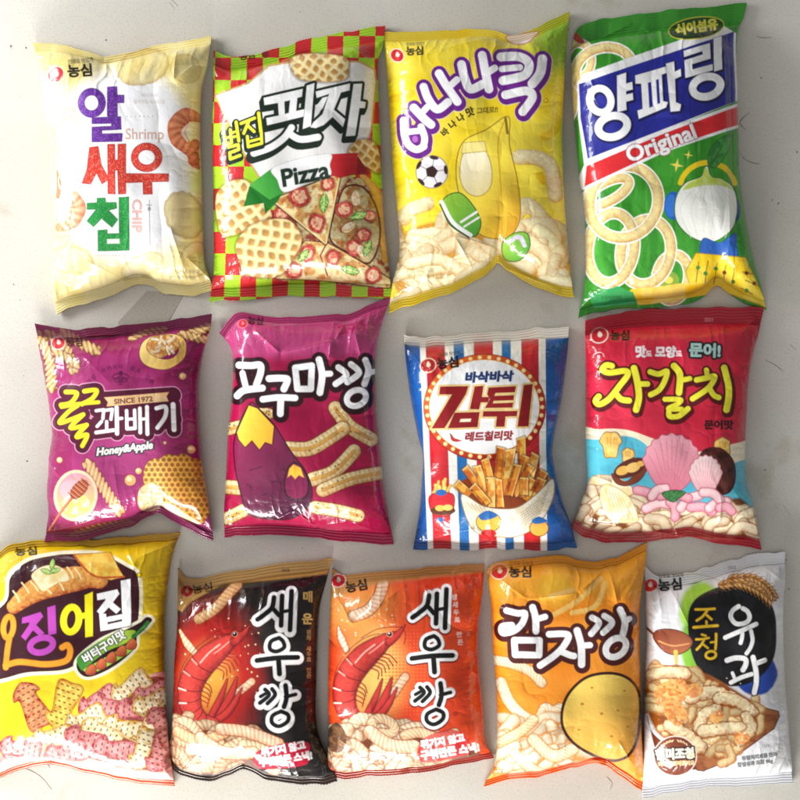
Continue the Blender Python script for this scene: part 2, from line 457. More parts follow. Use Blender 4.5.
def art_shrimp_chip(p):
    F = (30, 20, 2.668)
    p.shape([('p', [(-200, -200), (900, -200), (900, 1200), (-200, 1200)])], [(0, mottle('#e6d484', '#efe2a6', .03, 4))])
    # white glowing field
    x0, y0 = p.T([(255, 390)])[0]
    dx = (p.x - x0) / (178 / 2.668); dy = (p.y - y0) / (262 / 2.668)
    r = (np.abs(dx) ** 2.6 + np.abs(dy) ** 2.6) ** (1 / 2.6) + 0.10 * (fbm(p.x * .035, p.y * .035, 3) - .5)
    al = 1 - sstep(0.83, 1.10, r)
    p.blend(np.arange(len(p.x)), al, C('#f8f8fa'))
    p.fr(*F)
    # pale chips round the border
    chip(p, 300, 125, 72, 48, -15, '#efe2a4', '#d9c168', 3, '#b8964a')
    chip(p, 415, 130, 42, 38, 30, '#efe0a0', '#dcc678', 5, '#c6a55a')
    chip(p, 98, 315, 30, 62, 12, '#f7f0cc', '#e2cf8c', 7, '#cdb066')
    chip(p, 412, 520, 52, 66, -25, '#e4d48c', '#b99d55', 9, '#a98b48')
    chip(p, 110, 640, 62, 38, 10, '#f4ecc2', '#e3d290', 11, '#cfb56c')
    chip(p, 300, 655, 60, 30, -25, '#f6efca', '#e9dba0', 13, '#d4bd78')
    chip(p, 440, 640, 40, 50, 20, '#eedf9c', '#d3b968', 15, '#b39650')
    chip(p, 372, 590, 22, 14, 30, '#fbf5ea', '#f3d7c4', 16, '#dfb9a4', .7)
    # cooked prawns
    def prawn(cx, pts, tp, w, seed):
        p.tube(pts, w, '#f0a070', '#a83a1c', per=17, dep=.5, skew=.25, taper=tp, seed=seed, mott=.2)
    prawn(0, [(440, 330), (436, 372), (448, 392)], [1, .8, 1.3, .4], 26, 2)
    prawn(0, [(452, 262), (418, 254), (392, 280), (396, 316), (424, 346), (440, 376)], [.5, 1, 1.15, 1.1, .8, .5], 42, 5)
    p.tube([(420, 280), (408, 300), (420, 322)], 12, '#fbe3d2', '#e9a88a', taper=[.5, 1, .5])
    p.tube([(70, 400), (76, 440), (72, 470)], 14, '#f08a60', '#c8502c', taper=[.3, 1, .8])
    p.tube([(118, 466), (128, 500), (108, 535), (78, 552)], 44, '#ffc9a0', '#e0622e', per=19, dep=.55, skew=.3, taper=[.5, 1, 1.1, .6], seed=3)
    p.tube([(88, 500), (80, 520), (86, 538)], 22, '#fff2e4', '#f3b48c', taper=[.6, 1, .5])
    p.text('crispy', 40, 246, 22, [(0, '#dca596')], sx=1.15, bold=.3)
    p.fr(60, 70, 4.0)
    V, R_, G_ = '#5f2a90', '#cf3327', '#1f9040'
    spk = lambda a, b, s: mottle(a, b, 1.1, s, .52, .78, 2)
    p.shape([('s', 26, ell(126, 131, 42, 45, 0, 36), True), ('p', [(190, 68), (226, 66), (228, 100), (255, 101), (255, 130), (228, 130), (229, 186), (190, 186)]),
             ('p', [(128, 191), (242, 187), (244, 236), (166, 240), (167, 256), (248, 254), (246, 284), (128, 287), (128, 228), (206, 225), (206, 212), (128, 214)])],
            [(2.2, '#3d1a66'), (0, spk(V, '#8a56b8', 3))])
    p.shape([('p', [(118, 310), (152, 305), (165, 380), (196, 436), (168, 455), (146, 410), (122, 455), (88, 452), (108, 395)]),
             ('p', [(191, 298), (218, 297), (219, 360), (232, 360), (232, 297), (262, 296), (262, 494), (234, 495), (231, 400), (219, 400), (220, 495), (192, 494)]),
             ('s', 26, ell(346, 349, 48, 44, 0, 36), True), ('p', [(262, 415), (432, 415), (432, 444), (366, 446), (368, 495), (334, 496), (332, 447), (262, 450)])],
            [(2.2, '#8e1a14'), (0, spk(R_, '#e27a64', 5))])
    p.shape([('p', [(148, 513), (180, 512), (182, 530), (224, 530), (226, 552), (192, 560), (230, 598), (208, 628), (166, 592), (134, 626), (108, 604), (146, 556), (108, 557), (108, 533), (148, 531)]),
             ('p', [(236, 510), (274, 508), (276, 720), (153, 723), (152, 642), (188, 640), (188, 656), (238, 655)])],
            [(2.2, '#116a2c'), (0, spk(G_, '#4cae5c', 7))])
    p.poly([(188, 676), (238, 675), (238, 694), (188, 695)], '#e9f2ea')
    p.text('Shrimp', 260, 276, 44, [(0, '#cf9f8a')], sx=.9, bold=.3)
    p.text('CHIP', 290, 516, 38, [(0, '#d88c7c')], rot=90, bold=1.8, sx=1.15)
    p.text('CHIP', 290, 516, 38, [(-3.2, '#f9e9e4')], rot=90, bold=1.5, sx=1.15)
    p.line([(357, 520), (360, 700)], 2.2, '#8d7f78'); p.line([(348, 540), (366, 540)], 3, '#8d7f78'); p.oval(357, 555, 6, 9, '#a2928a')
    p.text('바삭바삭!', 325, 108, 15, [(0, '#cfc2bc')]); p.text('알새우칩 오리지널', 292, 134, 15, [(0, '#cfc2bc')])
    for i in range(7): p.oval(268 + i * 17, 185, 2, 2, '#9a9a9a')
    for i in range(12): p.oval(152 + i * 12, 742, 2, 2, '#b0a890')
    p.fr(*F)
    p.logo(68, 145, 22, '#d2323a', '#f6e7c8', -25)
    nong(p, 100, 152, 32, -4)
    p.text('신선한 새우로 만든 칩', 362, 676, 9, [(0, '#8d8468')]); p.text('과자(유탕처리제품)', 370, 690, 8, [(0, '#a09678')])

# ================================================================== 2: checked pizza snack bag
def waffle(p, pts, cell, rot, seed, base='#efd48e', pit='#b47a34'):
    rg = random.Random(seed)
    r = math.radians(rot); c0 = np.mean(p.T(pts), 0); q = cell / p.o[2]
    A, B, D_ = C(base), C(pit), C('#fbeebf')
    def fn(x, y, d):
        u = ((x - c0[0]) * math.cos(r) + (y - c0[1]) * math.sin(r)) / q
        v = (-(x - c0[0]) * math.sin(r) + (y - c0[1]) * math.cos(r)) / q
        row = np.floor(v); uu = u + .12 * np.sin(v * 2.1 + seed)
        fu = np.abs(uu - np.floor(uu) - .5); fv = np.abs(v - row - .5)
        hole = 1 - sstep(.22, .40, ((fu ** 3 + fv ** 3) ** (1 / 3)) * (1 + .5 * (fbm(x * .3, y * .3, seed) - .5)))
        hi = sstep(.30, .46, np.maximum(fu, fv)) * (0.5 + .5 * vnoise(x * .5, y * .5, seed))
        n = fbm(x * .12, y * .12, seed + 2)[:, None]
        c = A * (0.82 + .36 * n)
        c = c + (D_ - c) * (hi * .75)[:, None]
        off = np.clip((uu - np.floor(uu) - .5) * 1.2 + (v - row - .5) * 1.2, -.5, .5) + .5
        pc = B * (0.55 + .8 * off)[:, None]
        c = c + (pc - c) * (hole * .8)[:, None]
        g = (np.clip(1 + d * .45, 0, 1) ** 2)[:, None] * .55
        return c + (C('#a86f30') - c) * g
    p.shape([('q', pts)], [(7, '#3b1a0c', .25), (3.5, '#6b3a16', .45), (0, fn)])

def pizza_tex(seed, warm=1.0):
    cs, sa, br = C('#f1dca0'), C('#b8432a'), C('#8a2a1c')
    def fn(x, y, d):
        n = fbm(x * .16, y * .16, seed); m = fbm(x * .5, y * .5, seed + 5, 2)
        t = sstep(.40, .62, n * .75 + m * .25)[:, None]
        c = cs * (0.6 + .7 * m[:, None]) * (1 - t) + sa * (0.35 + .9 * m[:, None]) * t
        return c * warm
    return fn

def salami(p, x, y, r, seed=0):
    e = ell(x, y, r, r * .9, seed * 40, 12); rg = random.Random(seed); e = e + np.array([[rg.uniform(-.1, .1) * r, rg.uniform(-.1, .1) * r] for _ in e])
    p.shape([('q', e)], [(3, '#4a100c', .5), (0, mottle('#a83028', '#c85048', .4, seed))])
    p.shape([('q', (e - [x, y]) * .68 + [x, y])], [(0, mottle('#d8705c', '#f2c8a0', .35, seed + 2, .35, .6), .9)])

def basil(p, x, y, r, rot):
    t = math.radians(rot); ca, sa = math.cos(t), math.sin(t)
    pt = lambda a, b: (x + a * ca - b * sa, y + a * sa + b * ca)
    p.shape([('q', [pt(-r, 0), pt(-r * .3, -r * .42), pt(r * .5, -r * .32), pt(r, 0), pt(r * .4, r * .4), pt(-r * .4, r * .38)])], [(2, '#35611c'), (0, mottle('#4d9a2e', '#b8d870', .4, 3))])
    p.line([pt(-r, 0), pt(r * .9, 0)], 2.2, '#d9e8a0')
    for k in (-.4, 0, .4): p.line([pt(k * r, 0), pt(k * r + r * .25, -r * .3)], 1.4, '#cfe29a'); p.line([pt(k * r, 0), pt(k * r + r * .25, r * .3)], 1.4, '#cfe29a')

def art_pizza(p):
    # checks
    p.fr(200, 20, 2.76)
    q = 34 / 2.76; gx = (p.x - 214) * 1.0 + (p.y - 100) * .03; gy = p.y - 36
    chk = (np.floor(gx / (44 / 2.76)) + np.floor(gy / (60 / 2.76))) % 2
    p.col[:] = np.where(chk[:, None] > .5, C('#c8242a'), C('#a6d42c'))
    # cream sheet
    p.shape([('p', [(44, 208), (135, 175), (190, 128), (300, 110), (440, 118), (480, 138), (484, 170), (470, 300), (440, 385), (390, 420), (225, 478), (170, 440), (120, 360)])], [(5, '#cfa86a'), (0, ramp('#f6f6f4', '#eceae6', 230, 60, 330, 170))])
    # pizza
    p.blob([(205, 500), (280, 460), (380, 430), (470, 450), (505, 520), (515, 640), (530, 725), (430, 735), (300, 715), (210, 712), (225, 600)], pizza_tex(5, .62))
    p.tube([(448, 430), (490, 480), (508, 560), (512, 660)], 30, '#e9b85a', '#b8741e', taper=[.5, 1, 1, .7])
    def cheesy(seed, k=1.0):
        cs, ho, sa = C('#f3dfa6'), C('#d8a45c'), C('#b4502c')
        def fn(x, y, d):
            n = fbm(x * .14, y * .14, seed); m = fbm(x * .45, y * .45, seed + 5, 2)
            c = cs + (ho - cs) * sstep(.42, .60, n)[:, None]
            c = c + (sa - c) * (sstep(.55, .72, n * .6 + m * .4) * .8)[:, None]
            return c * (.78 + .4 * m[:, None]) * k
        return fn
    p.shape([('q', [(385, 500), (405, 462), (450, 465), (485, 520), (494, 600), (466, 668), (410, 640), (360, 598)])], [(5, '#4a140c'), (0, cheesy(9, .62))])
    for x, y, r, s_ in [(398, 522, 24, 4), (450, 592, 22, 5), (425, 628, 24, 6), (470, 540, 18, 9), (225, 535, 22, 9)]: salami(p, x, y, r, s_)
    for x, y, q in [(410, 572, 5), (430, 492, 3), (448, 640, 2)]: p.shape([('q', ell(x, y, 20, 12, q * 30))], [(0, mottle('#f6ead0', '#e0bc88', .4, q), .9)])
    p.shape([('p', [(212, 712), (250, 660), (292, 612), (352, 618), (440, 668), (530, 720), (520, 738), (330, 716)])], [(5, '#4a140c', .9), (2, '#e8c67c'), (0, cheesy(14, .92))])
    p.line([(348, 618), (332, 650), (352, 706)], 4, '#7a2414', False)
    for x, y, r, s_ in [(296, 645, 24, 7), (262, 692, 24, 8), (368, 655, 22, 2), (478, 705, 24, 3)]: salami(p, x, y, r, s_)
    p.shape([('p', [(204, 498), (384, 428), (346, 614)])], [(8, '#3a0e08', .8), (4, '#ecd090'), (0, cheesy(2, 1.0))])
    for x, y, r, s_ in [(274, 487, 31, 1), (322, 560, 27, 2), (352, 452, 20, 3)]: salami(p, x, y, r, s_)
    basil(p, 342, 505, 25, 95); basil(p, 438, 540, 22, -20); basil(p, 462, 630, 22, 110); basil(p, 285, 650, 20, -50); basil(p, 415, 690, 24, 15)
    # honeycomb shaped crackers
    waffle(p, [(248, 110), (300, 92), (395, 100), (412, 130), (398, 165), (330, 170), (270, 160)], 24, 38, 2)
    waffle(p, [(415, 350), (440, 330), (478, 335), (495, 365), (497, 420), (460, 405), (412, 375)], 23, 40, 4, '#dcb468')
    waffle(p, [(45, 480), (90, 442), (140, 450), (192, 520), (190, 555), (130, 580), (70, 598), (48, 560)], 29, 52, 6)
    waffle(p, [(100, 615), (150, 562), (240, 550), (280, 600), (262, 650), (215, 708), (130, 705), (112, 680)], 30, 8, 8)
    # tricolour ribbon
    p.poly([(135, 460), (200, 410), (232, 470), (215, 500), (180, 535), (175, 505), (120, 515)], '#17701f')
    p.poly([(135, 455), (200, 408), (240, 472), (192, 496)], ramp('#58b848', '#1f8a30', 250, 190, 285, 175))
    p.poly([(400, 368), (438, 378), (452, 400), (470, 425), (420, 428), (385, 436)], '#8a1018')
    p.poly([(357, 370), (436, 366), (432, 425), (385, 436), (357, 428)], ramp('#d02830', '#a81820', 335, 150, 350, 180))
    p.shape([('q', [(200, 410), (280, 382), (358, 370), (357, 400), (357, 430), (300, 448), (234, 474), (214, 440)])], [(1.5, '#c9c5bd'), (0, '#fbfbfb')])
    p.text('Pizza', 226, 460, 48, [(0, '#1d3424')], rot=-11, bold=2.6, sx=1.02, shear=.05)
    # title
    p.fr(210, 60, 4.444)
    DK = '#15261a'
    pit = [('p', [(242, 200), (238, 168), (412, 128), (408, 162), (388, 168), (382, 226), (420, 218), (416, 250), (254, 290), (250, 258), (306, 246), (302, 190)]),
           ('p', [(430, 114), (464, 102), (448, 292), (412, 306)]),
           ('c', 30, [(362, 300), (330, 345), (270, 388), (195, 414)]), ('c', 30, [(348, 322), (400, 352), (480, 342)])]
    ja = [('p', [(470, 140), (590, 112), (622, 104), (620, 134), (582, 144), (550, 220), (600, 262), (590, 296), (545, 252), (505, 288), (470, 302), (446, 298), (460, 276), (500, 240), (530, 150), (474, 168)]),
          ('p', [(638, 106), (676, 104), (668, 182), (692, 186), (688, 212), (664, 212), (645, 335), (604, 338), (622, 220)])]
    for sh in (9, 5, 0): p.shape(pit + ja, [(12, DK)], dx=-sh if sh else 0, dy=sh * 2.2)
    p.shape(pit + ja, [(0, '#fafafa')])
    p.poly([(330, 184), (356, 178), (350, 234), (332, 240)], DK)
    p.poly([(500, 168), (524, 162), (500, 214), (482, 232), (476, 200)], '#fafafa')
    bj = [('s', 13, [(60, 322), (72, 376), (96, 368), (90, 310)]), ('s', 11, [(64, 348), (94, 340)]), ('s', 14, [(116, 276), (128, 360)]), ('s', 10, [(98, 324), (116, 318)]), ('s', 10, [(96, 344), (116, 340)]),
          ('s', 13, [(82, 388), (126, 376), (128, 398), (88, 412), (90, 440), (134, 424)]),
          ('s', 13, [(138, 282), (198, 258)]), ('s', 13, [(172, 272), (150, 326)]), ('s', 13, [(166, 290), (196, 318)]), ('s', 15, [(216, 236), (226, 318)]),
          ('s', 13, [(166, 340), (170, 386), (230, 370), (228, 322)]), ('s', 11, [(170, 364), (228, 348)])]
    p.shape(bj, [(11, DK)], dx=-2, dy=9); p.shape(bj, [(8, DK), (0, '#f2ea3a')])
    p.fr(200, 20, 2.76)
    p.oval(180, 95, 10, 10, '#8a1a22'); p.text('농심', 110, 112, 22, [(0, '#5d1014')], rot=-8, bold=1)

# ================================================================== 3: yellow banana snack bag
def art_banana(p):
    p.fr(375, 5, 2.58)
    p.shape([('p', [(-99, -99), (900, -99), (900, 1200), (-99, 1200)])], [(0, mottle('#f6d824', '#f9e34a', .03, 4))])
    x0, y0 = p.T([(490, 90)])[0]
    p.blend(np.arange(len(p.x)), 1 - sstep(15, 52, np.hypot(p.x - x0, p.y - y0)), C('#8cb428'))
    # faint bananas in the ground
    for cx, cy, a in [(60, 200, 20), (430, 300, -40), (100, 560, 60), (420, 620, 10), (200, 420, -70), (460, 420, 30)]:
        p.line(ell(cx, cy, 40, 40, a, 14, 20, 120), 22, mottle('#eec414', '#f0ca20', .1, 2))
    # puffs
    W1, W2 = '#fbf0c0', '#cc9c3c'
    for pts, w in [([(372, 392), (420, 395), (455, 420), (466, 490)], 40), ([(75, 550), (90, 530), (135, 512)], 38), ([(365, 540), (395, 515), (440, 560), (470, 590)], 40)]:
        p.tube(pts, w, W1, W2, mott=.3, seed=5)
    p.pile([(70, 600), (180, 560), (300, 600), (400, 560), (480, 590), (500, 720), (430, 730), (320, 670), (200, 720), (60, 740)], 40, 95, 36, '#fdf2c4', '#b87c24', seed=8, bed='#c8902c', a0=-70, a1=70, bend=.5, sort=True)
    p.pile([(60, 690), (200, 660), (310, 650), (500, 700), (510, 760), (40, 790)], 14, 120, 34, '#fdf4cc', '#c08a2c', seed=3, a0=-35, a1=20, bend=.3)
    # a peeled banana (plain fruit)
    p.shape([('q', [(335, 290), (347, 300), (346, 360), (366, 450), (374, 540), (352, 592), (305, 602), (262, 582), (236, 522), (214, 470), (212, 400), (232, 350), (288, 322)])], [(2.5, '#8a6a18'), (0, ramp('#fbe24a', '#d89c18', 470, 200, 512, 235))])
    p.line([(335, 295), (318, 350), (322, 430), (330, 540)], 3, '#d6a41a')
    p.line([(337, 292), (342, 330)], 7, '#8f7420')
    p.shape([('q', [(258, 362), (282, 372), (300, 420), (296, 470), (268, 492), (236, 480), (220, 440), (228, 385)])], [(2.5, '#b39a4e'), (0, ramp('#fdf6da', '#ecd990', 465, 150, 490, 195))])
    p.shape([('p', [(228, 356), (282, 352), (288, 376), (224, 382)])], [(2, '#b39a4e'), (0, '#f6e48c')])
    # trainers
    p.shape([('q', [(176, 505), (215, 485), (250, 515), (272, 560), (258, 596), (226, 588), (190, 560)])], [(2.5, '#1f4a1c'), (0, ramp('#9cd040', '#3f9a34', 440, 195, 480, 235))])
    p.line([(172, 508), (200, 560), (246, 594)], 11, '#f4f4f0'); p.line([(168, 514), (196, 566), (242, 600)], 4, '#274a22')
    p.line([(222, 560), (262, 534)], 6, '#f4f4f0'); p.line([(230, 572), (268, 548)], 5, '#f4f4f0')
    p.shape([('q', [(330, 615), (360, 590), (392, 590), (398, 625), (372, 658), (335, 655)])], [(2.5, '#1f4a1c'), (0, ramp('#a4d448', '#3f9a34', 500, 235, 530, 255))])
    p.line([(345, 612), (372, 598), (386, 620)], 11, '#d4cde0')
    # football
    p.oval(147, 430, 40, 41, '#f2eef2', edge='#6a5a66', ew=2)
    pent = lambda x, y, r, a: [(x + r * math.cos(math.radians(a + 72 * i)), y + r * math.sin(math.radians(a + 72 * i))) for i in range(5)]
    p.poly(pent(146, 430, 17, -80), '#3a2420')
    for i in range(5):
        a = math.radians(-80 + 72 * i); x, y = 146 + 17 * math.cos(a), 430 + 17 * math.sin(a)
        x2, y2 = 146 + 32 * math.cos(a), 430 + 32 * math.sin(a); p.line([(x, y), (x2, y2)], 2, '#7a6a70')
        b = math.radians(-80 + 72 * i); p.shape([('p', ell(146 + 37 * math.cos(b), 430 + 37 * math.sin(b), 5, 12, math.degrees(b)))], [(0, '#3a2420')])
    # title
    p.fr(385, 30, 4.444)
    ti = [('c', 32, [(82, 400), (86, 462), (104, 508), (140, 530), (172, 516)]), ('c', 30, [(160, 430), (176, 476), (172, 512)]), ('c', 26, [(98, 452), (166, 446)]), ('c', 36, [(128, 345), (175, 395), (205, 420)]), ('c', 28, [(160, 372), (188, 342)]),
          ('c', 36, [(172, 252), (192, 305), (232, 352), (280, 320)]), ('c', 36, [(240, 192), (275, 250), (322, 318)]), ('c', 30, [(285, 252), (320, 220)]),
          ('c', 38, [(340, 152), (355, 215), (380, 262), (435, 240)]), ('c', 38, [(432, 112), (445, 180), (462, 262)]), ('c', 30, [(455, 190), (488, 168)]),
          ('c', 40, [(516, 118), (600, 118), (640, 150), (620, 200), (525, 224)]), ('c', 28, [(520, 172), (600, 165)]), ('c', 42, [(700, 128), (690, 190), (655, 238)]),
          ('c', 38, [(536, 288), (630, 270), (655, 300), (612, 362)])]
    p.shape(ti, [(20, '#ece0c0'), (17, '#6a1f88')], dx=4, dy=8); p.shape(ti, [(16, '#6a1f88'), (0, '#fbfbfb')])
    p.oval(134, 484, 13, 15, '#b468c0', edge='#6a1f88', ew=2)
    for i, ch in enumerate('바나나맛'):
        p.text(ch, [264, 296, 330, 366][i], [476, 442, 412, 388][i], [32, 32, 32, 38][i], [(0, '#2c2010')], rot=[-42, -38, -32, -22][i], bold=2)
    p.text('그대로!!', 410, 372, 27, [(0, '#2c2010')], rot=-4, bold=.8, sx=.95)
    # ruffled red and white print cut by the top seal
    p.shape([('q', [(540, 30), (600, 20), (680, 8), (660, 30), (640, 50), (600, 60), (560, 55)])], [(4, '#b03a34'), (0, '#f4e6e4')])
    p.oval(715, 312, 8, 8, '#f4d31c', edge='#5a4a10', ew=2)
    p.logo(54, 112, 30, '#d8242c', '#f8f2e0', 60); nong(p, 94, 112, 38, -3)
    p.fr(375, 5, 2.58)
    p.text('유탕처리제품', 80, 690, 12, [(0, '#8a7a40')]); p.text('바나나맛 과자 75g', 82, 704, 11, [(0, '#8a7a40')])
    # sealed ends
    p.blend(np.arange(len(p.x)), (p.t < p.ts) * .35, C('#d8b21c')); p.blend(np.arange(len(p.x)), (p.t > p.tb) * .9, C('#e8c818'))

# ================================================================== 4: green onion ring bag
def ring(p, cx, cy, rx, ry, rot, w, seed=0, a0=0, a1=360):
    e = ell(cx, cy, rx, ry, rot, 44, a0, a1)
    if abs(a1 - a0) >= 360: e = np.vstack([e, e[:1]])
    p.tube(e, w + 7, '#fffdf2', '#fffdf2', smooth=False, mott=0)
    p.tube(e, w, '#f8e6a4', '#c08a28', smooth=False, mott=.35, seed=seed, power=.8)

def art_onion(p):
    p.fr(560, 0, 2.5)
    p.shape([('p', [(-99, -99), (900, -99), (900, 1200), (-99, 1200)])], [(0, mottle('#2f8a22', '#3fa02c', .06, 4, fy=.012))])
    for i in range(14):
        x = 60 + i * 33; p.line([(x, 60), (x - 10, 430), (x + 5, 780)], 7, mottle('#4aaa34', '#2f8824', .05, i))
    # rings
    for a in [(52, 150, 32, 42), (20, 240, 22, 60), (18, 440, 20, 80)]: ring(p, a[0] - 5, a[1], a[2], a[3], 0, 17, 3)
    ring(p, 110, 175, 72, 56, -15, 22, 7)
    ring(p, 282, 694, 40, 58, 10, 22, 8)
    p.oval(272, 700, 26, 22, '#8cae3c'); p.oval(272, 700, 11, 9, '#e8dc60')
    ring(p, 215, 630, 62, 82, 12, 24, 4)
    ring(p, 128, 620, 58, 88, 8, 24, 5)
    ring(p, 118, 480, 60, 24, -28, 22, 9)
    ring(p, 160, 505, 84, 92, 30, 25, 6)
    # a plain onion bulb with its leaf, yellow band, blue shapes and a mixing desk
    p.fr(565, 140, 3.81)
    p.line(ell(545, 190, 108, 104, 0, 30, 195, 345), 20, '#f2d21c'); p.oval(412, 250, 34, 54, '#2468c8'); p.oval(405, 250, 22, 44, '#3a80e0')
    p.oval(650, 265, 20, 46, '#1c3f8c')
    p.shape([('q', [(540, 100), (556, 140), (590, 150), (640, 180), (656, 250), (640, 330), (590, 375), (540, 388), (470, 360), (424, 300), (425, 220), (460, 165), (520, 140)])], [(4, '#2a6a24'), (0, '#fbfcf4')])
    p.shape([('q', [(535, 104), (560, 140), (600, 150), (645, 190), (600, 175), (560, 172), (500, 178), (450, 190), (478, 158), (520, 140)])], [(0, mottle('#c8dc58', '#dce888', .2, 3))])
    for k in range(6): p.line([(545 + (k - 2.5) * 12, 165), (545 + (k - 2.5) * 42, 260), (545 + (k - 2.5) * 26, 372)], 2, '#dfe4cf')
    p.shape([('q', [(545, 90), (552, 40), (590, -5), (640, -18), (610, 60), (572, 104)])], [(2, '#1b4a1e'), (0, mottle('#2f7a34', '#4a9a44', .2, 2))])
    p.line([(560, 92), (600, 20)], 3, '#1f5a24')
    p.shape([('q', [(528, 375), (590, 392), (648, 355), (655, 400), (650, 450), (525, 440)])], [(2, '#16386e'), (0, '#2b62b8')])
    p.shape([('p', [(500, 432), (690, 448), (740, 560), (775, 640), (640, 590), (560, 560), (480, 565), (462, 500)])], [(3, '#a8840c'), (0, mottle('#f0cc1c', '#f6dc48', .08, 2))])
    p.shape([('q', [(250, 570), (350, 560), (460, 545), (580, 555), (600, 575), (480, 600), (300, 628), (270, 615)])], [(0, mottle('#f0c41c', '#f8e070', .1, 6))])
    p.shape([('p', [(88, 590), (200, 556), (260, 580), (275, 625), (110, 640)])], [(0, '#3aa860')])
    for x0, y0, x1, y1, kx, ky, c in [(510, 465, 500, 540, 508, 486, '#4a8a3a'), (545, 462, 532, 545, 536, 508, '#4a8a3a'), (580, 470, 566, 548, 575, 490, '#3a7a30'), (614, 478, 604, 530, 608, 505, '#7a3a18'), (648, 485, 636, 548, 640, 540, '#3a7a30'),
                                     (680, 502, 728, 512, 694, 506, '#7a3a18'), (688, 535, 740, 556, 722, 546, '#7a3a18'), (670, 565, 712, 588, 690, 574, '#4a8a3a')]:
        p.line([(x0, y0), (x1, y1)], 3.5, '#8a5a18'); p.oval(kx, ky, 8, 8, c)
    p.text('유탕처리제품', 136, 606, 13, [(0, '#1d5a34')])
    for cx, cy, r in [(426, 96, 26), (470, 57, 17)]:
        st = []
        for i in range(8):
            a = math.radians(-80 + 45 * i); q = r if i % 2 == 0 else r * .28; st.append((cx + q * math.cos(a), cy + q * math.sin(a)))
        p.poly(st, '#f4e060')
    p.fr(570, 0, 4.21)
    # blue panel and red band
    p.poly([(30, 350), (60, 310), (640, 105), (700, 140), (710, 420), (60, 690), (35, 500)], '#f4f4f4')
    p.poly([(38, 352), (690, 132), (700, 425), (75, 668), (45, 500)], mottle('#1f2488', '#262c98', .05, 4))
    p.poly([(62, 690), (400, 545), (720, 428), (720, 532), (400, 640), (60, 800), (20, 780)], '#f4f4f4')
    p.poly([(70, 698), (400, 560), (720, 441), (720, 520), (400, 627), (62, 785)], '#d8262c')
    WH = '#f8f8fa'
    ya = [('s', 30, ell(128, 422, 44, 52, -18, 32), True), ('p', [(198, 318), (236, 306), (236, 352), (262, 345), (264, 376), (236, 384), (236, 398), (264, 392), (266, 420), (236, 428), (238, 462), (200, 472)]),
          ('s', 32, ell(180, 532, 62, 44, -16, 32), True),
          ('p', [(274, 318), (404, 280), (408, 306), (386, 314), (392, 426), (412, 430), (404, 452), (290, 500), (284, 466), (306, 458), (300, 352), (276, 352)]),
          ('p', [(404, 268), (438, 258), (441, 302), (466, 290), (468, 320), (442, 332), (446, 430), (468, 440), (462, 466), (424, 470)]),
          ('p', [(478, 214), (590, 180), (594, 244), (514, 270), (516, 292), (602, 268), (602, 294), (486, 328), (482, 254), (560, 228), (558, 214), (480, 240)]), ('p', [(606, 158), (640, 150), (642, 290), (608, 300)]),
          ('s', 32, ell(575, 364, 60, 42, -16, 32), True)]
    p.shape(ya, [(7, '#10124e')], dx=4, dy=4); p.shape(ya, [(0, WH)])
    p.poly([(328, 348), (342, 344), (350, 448), (334, 454)], '#1f2488'); p.poly([(362, 336), (374, 332), (380, 434), (368, 438)], '#1f2488')
    p.text('Original', 248, 684, 66, [(3, '#9a1018'), (0, WH)], rot=-20, bold=3, sx=1.05)
    p.shape([('p', ell(532, 118, 112, 40, -8, 40))], [(7, '#e8e04a'), (3, '#1c3a14')])
    p.text('식이섬유', 448, 148, 44, [(0, '#f0e85a')], rot=-9, bold=3)
    p.shape([('q', [(12, 135), (30, 140), (60, 175), (40, 182), (15, 165)])], [(0, '#c8283c')])
    p.blend(np.arange(len(p.x)), sstep(p.ts + .004, p.ts - .004, p.t) * .25, C('#1f6a1c'))
# ================================================================== 5: magenta honey and apple twist bag
FULL = [(-150, -150), (950, -150), (950, 1250), (-150, 1250)]

def twist(p, pts, w, seed=0, c1='#f6d698', c2='#8a4a1c', per=19):
    p.tube(pts, w * 1.12, c1, c2, per=per, dep=.6, skew=.9, wave=.16, seed=seed, outline='#6a2e24', ow=1.5, mott=.15)

def honeycomb(p, pts, cell, seed):
    cc = p.T(pts).mean(0); q = cell / p.o[2]
    A, B, H = C('#d8983c'), C('#6e340c'), C('#f8e090')
    def fn(x, y, d):
        u = (x - cc[0]) / q; v = (y - cc[1]) / q / .866
        best = np.full(len(x), 9.0)
        for dy in (-1, 0, 1):
            row = np.round(v) + dy
            cx = np.round(u - .5 * (row % 2)) + .5 * (row % 2)
            best = np.minimum(best, np.hypot(u - cx, (v - row) * .866))
        hole = 1 - sstep(.26, .44, best)
        n = fbm(x * .08, y * .08, seed)[:, None]
        sh = np.clip((x - cc[0]) / (110 / 3.2), -1, 1)[:, None]
        c = A * (1.05 - .35 * sh) * (.75 + .5 * n) + (H - A) * .35 * np.clip(-sh, 0, 1)
        return c + (B * (.8 + .6 * n) - c) * (hole * .75)[:, None]
    p.shape([('q', pts)], [(3, '#7a3a14', .6), (0, fn)])

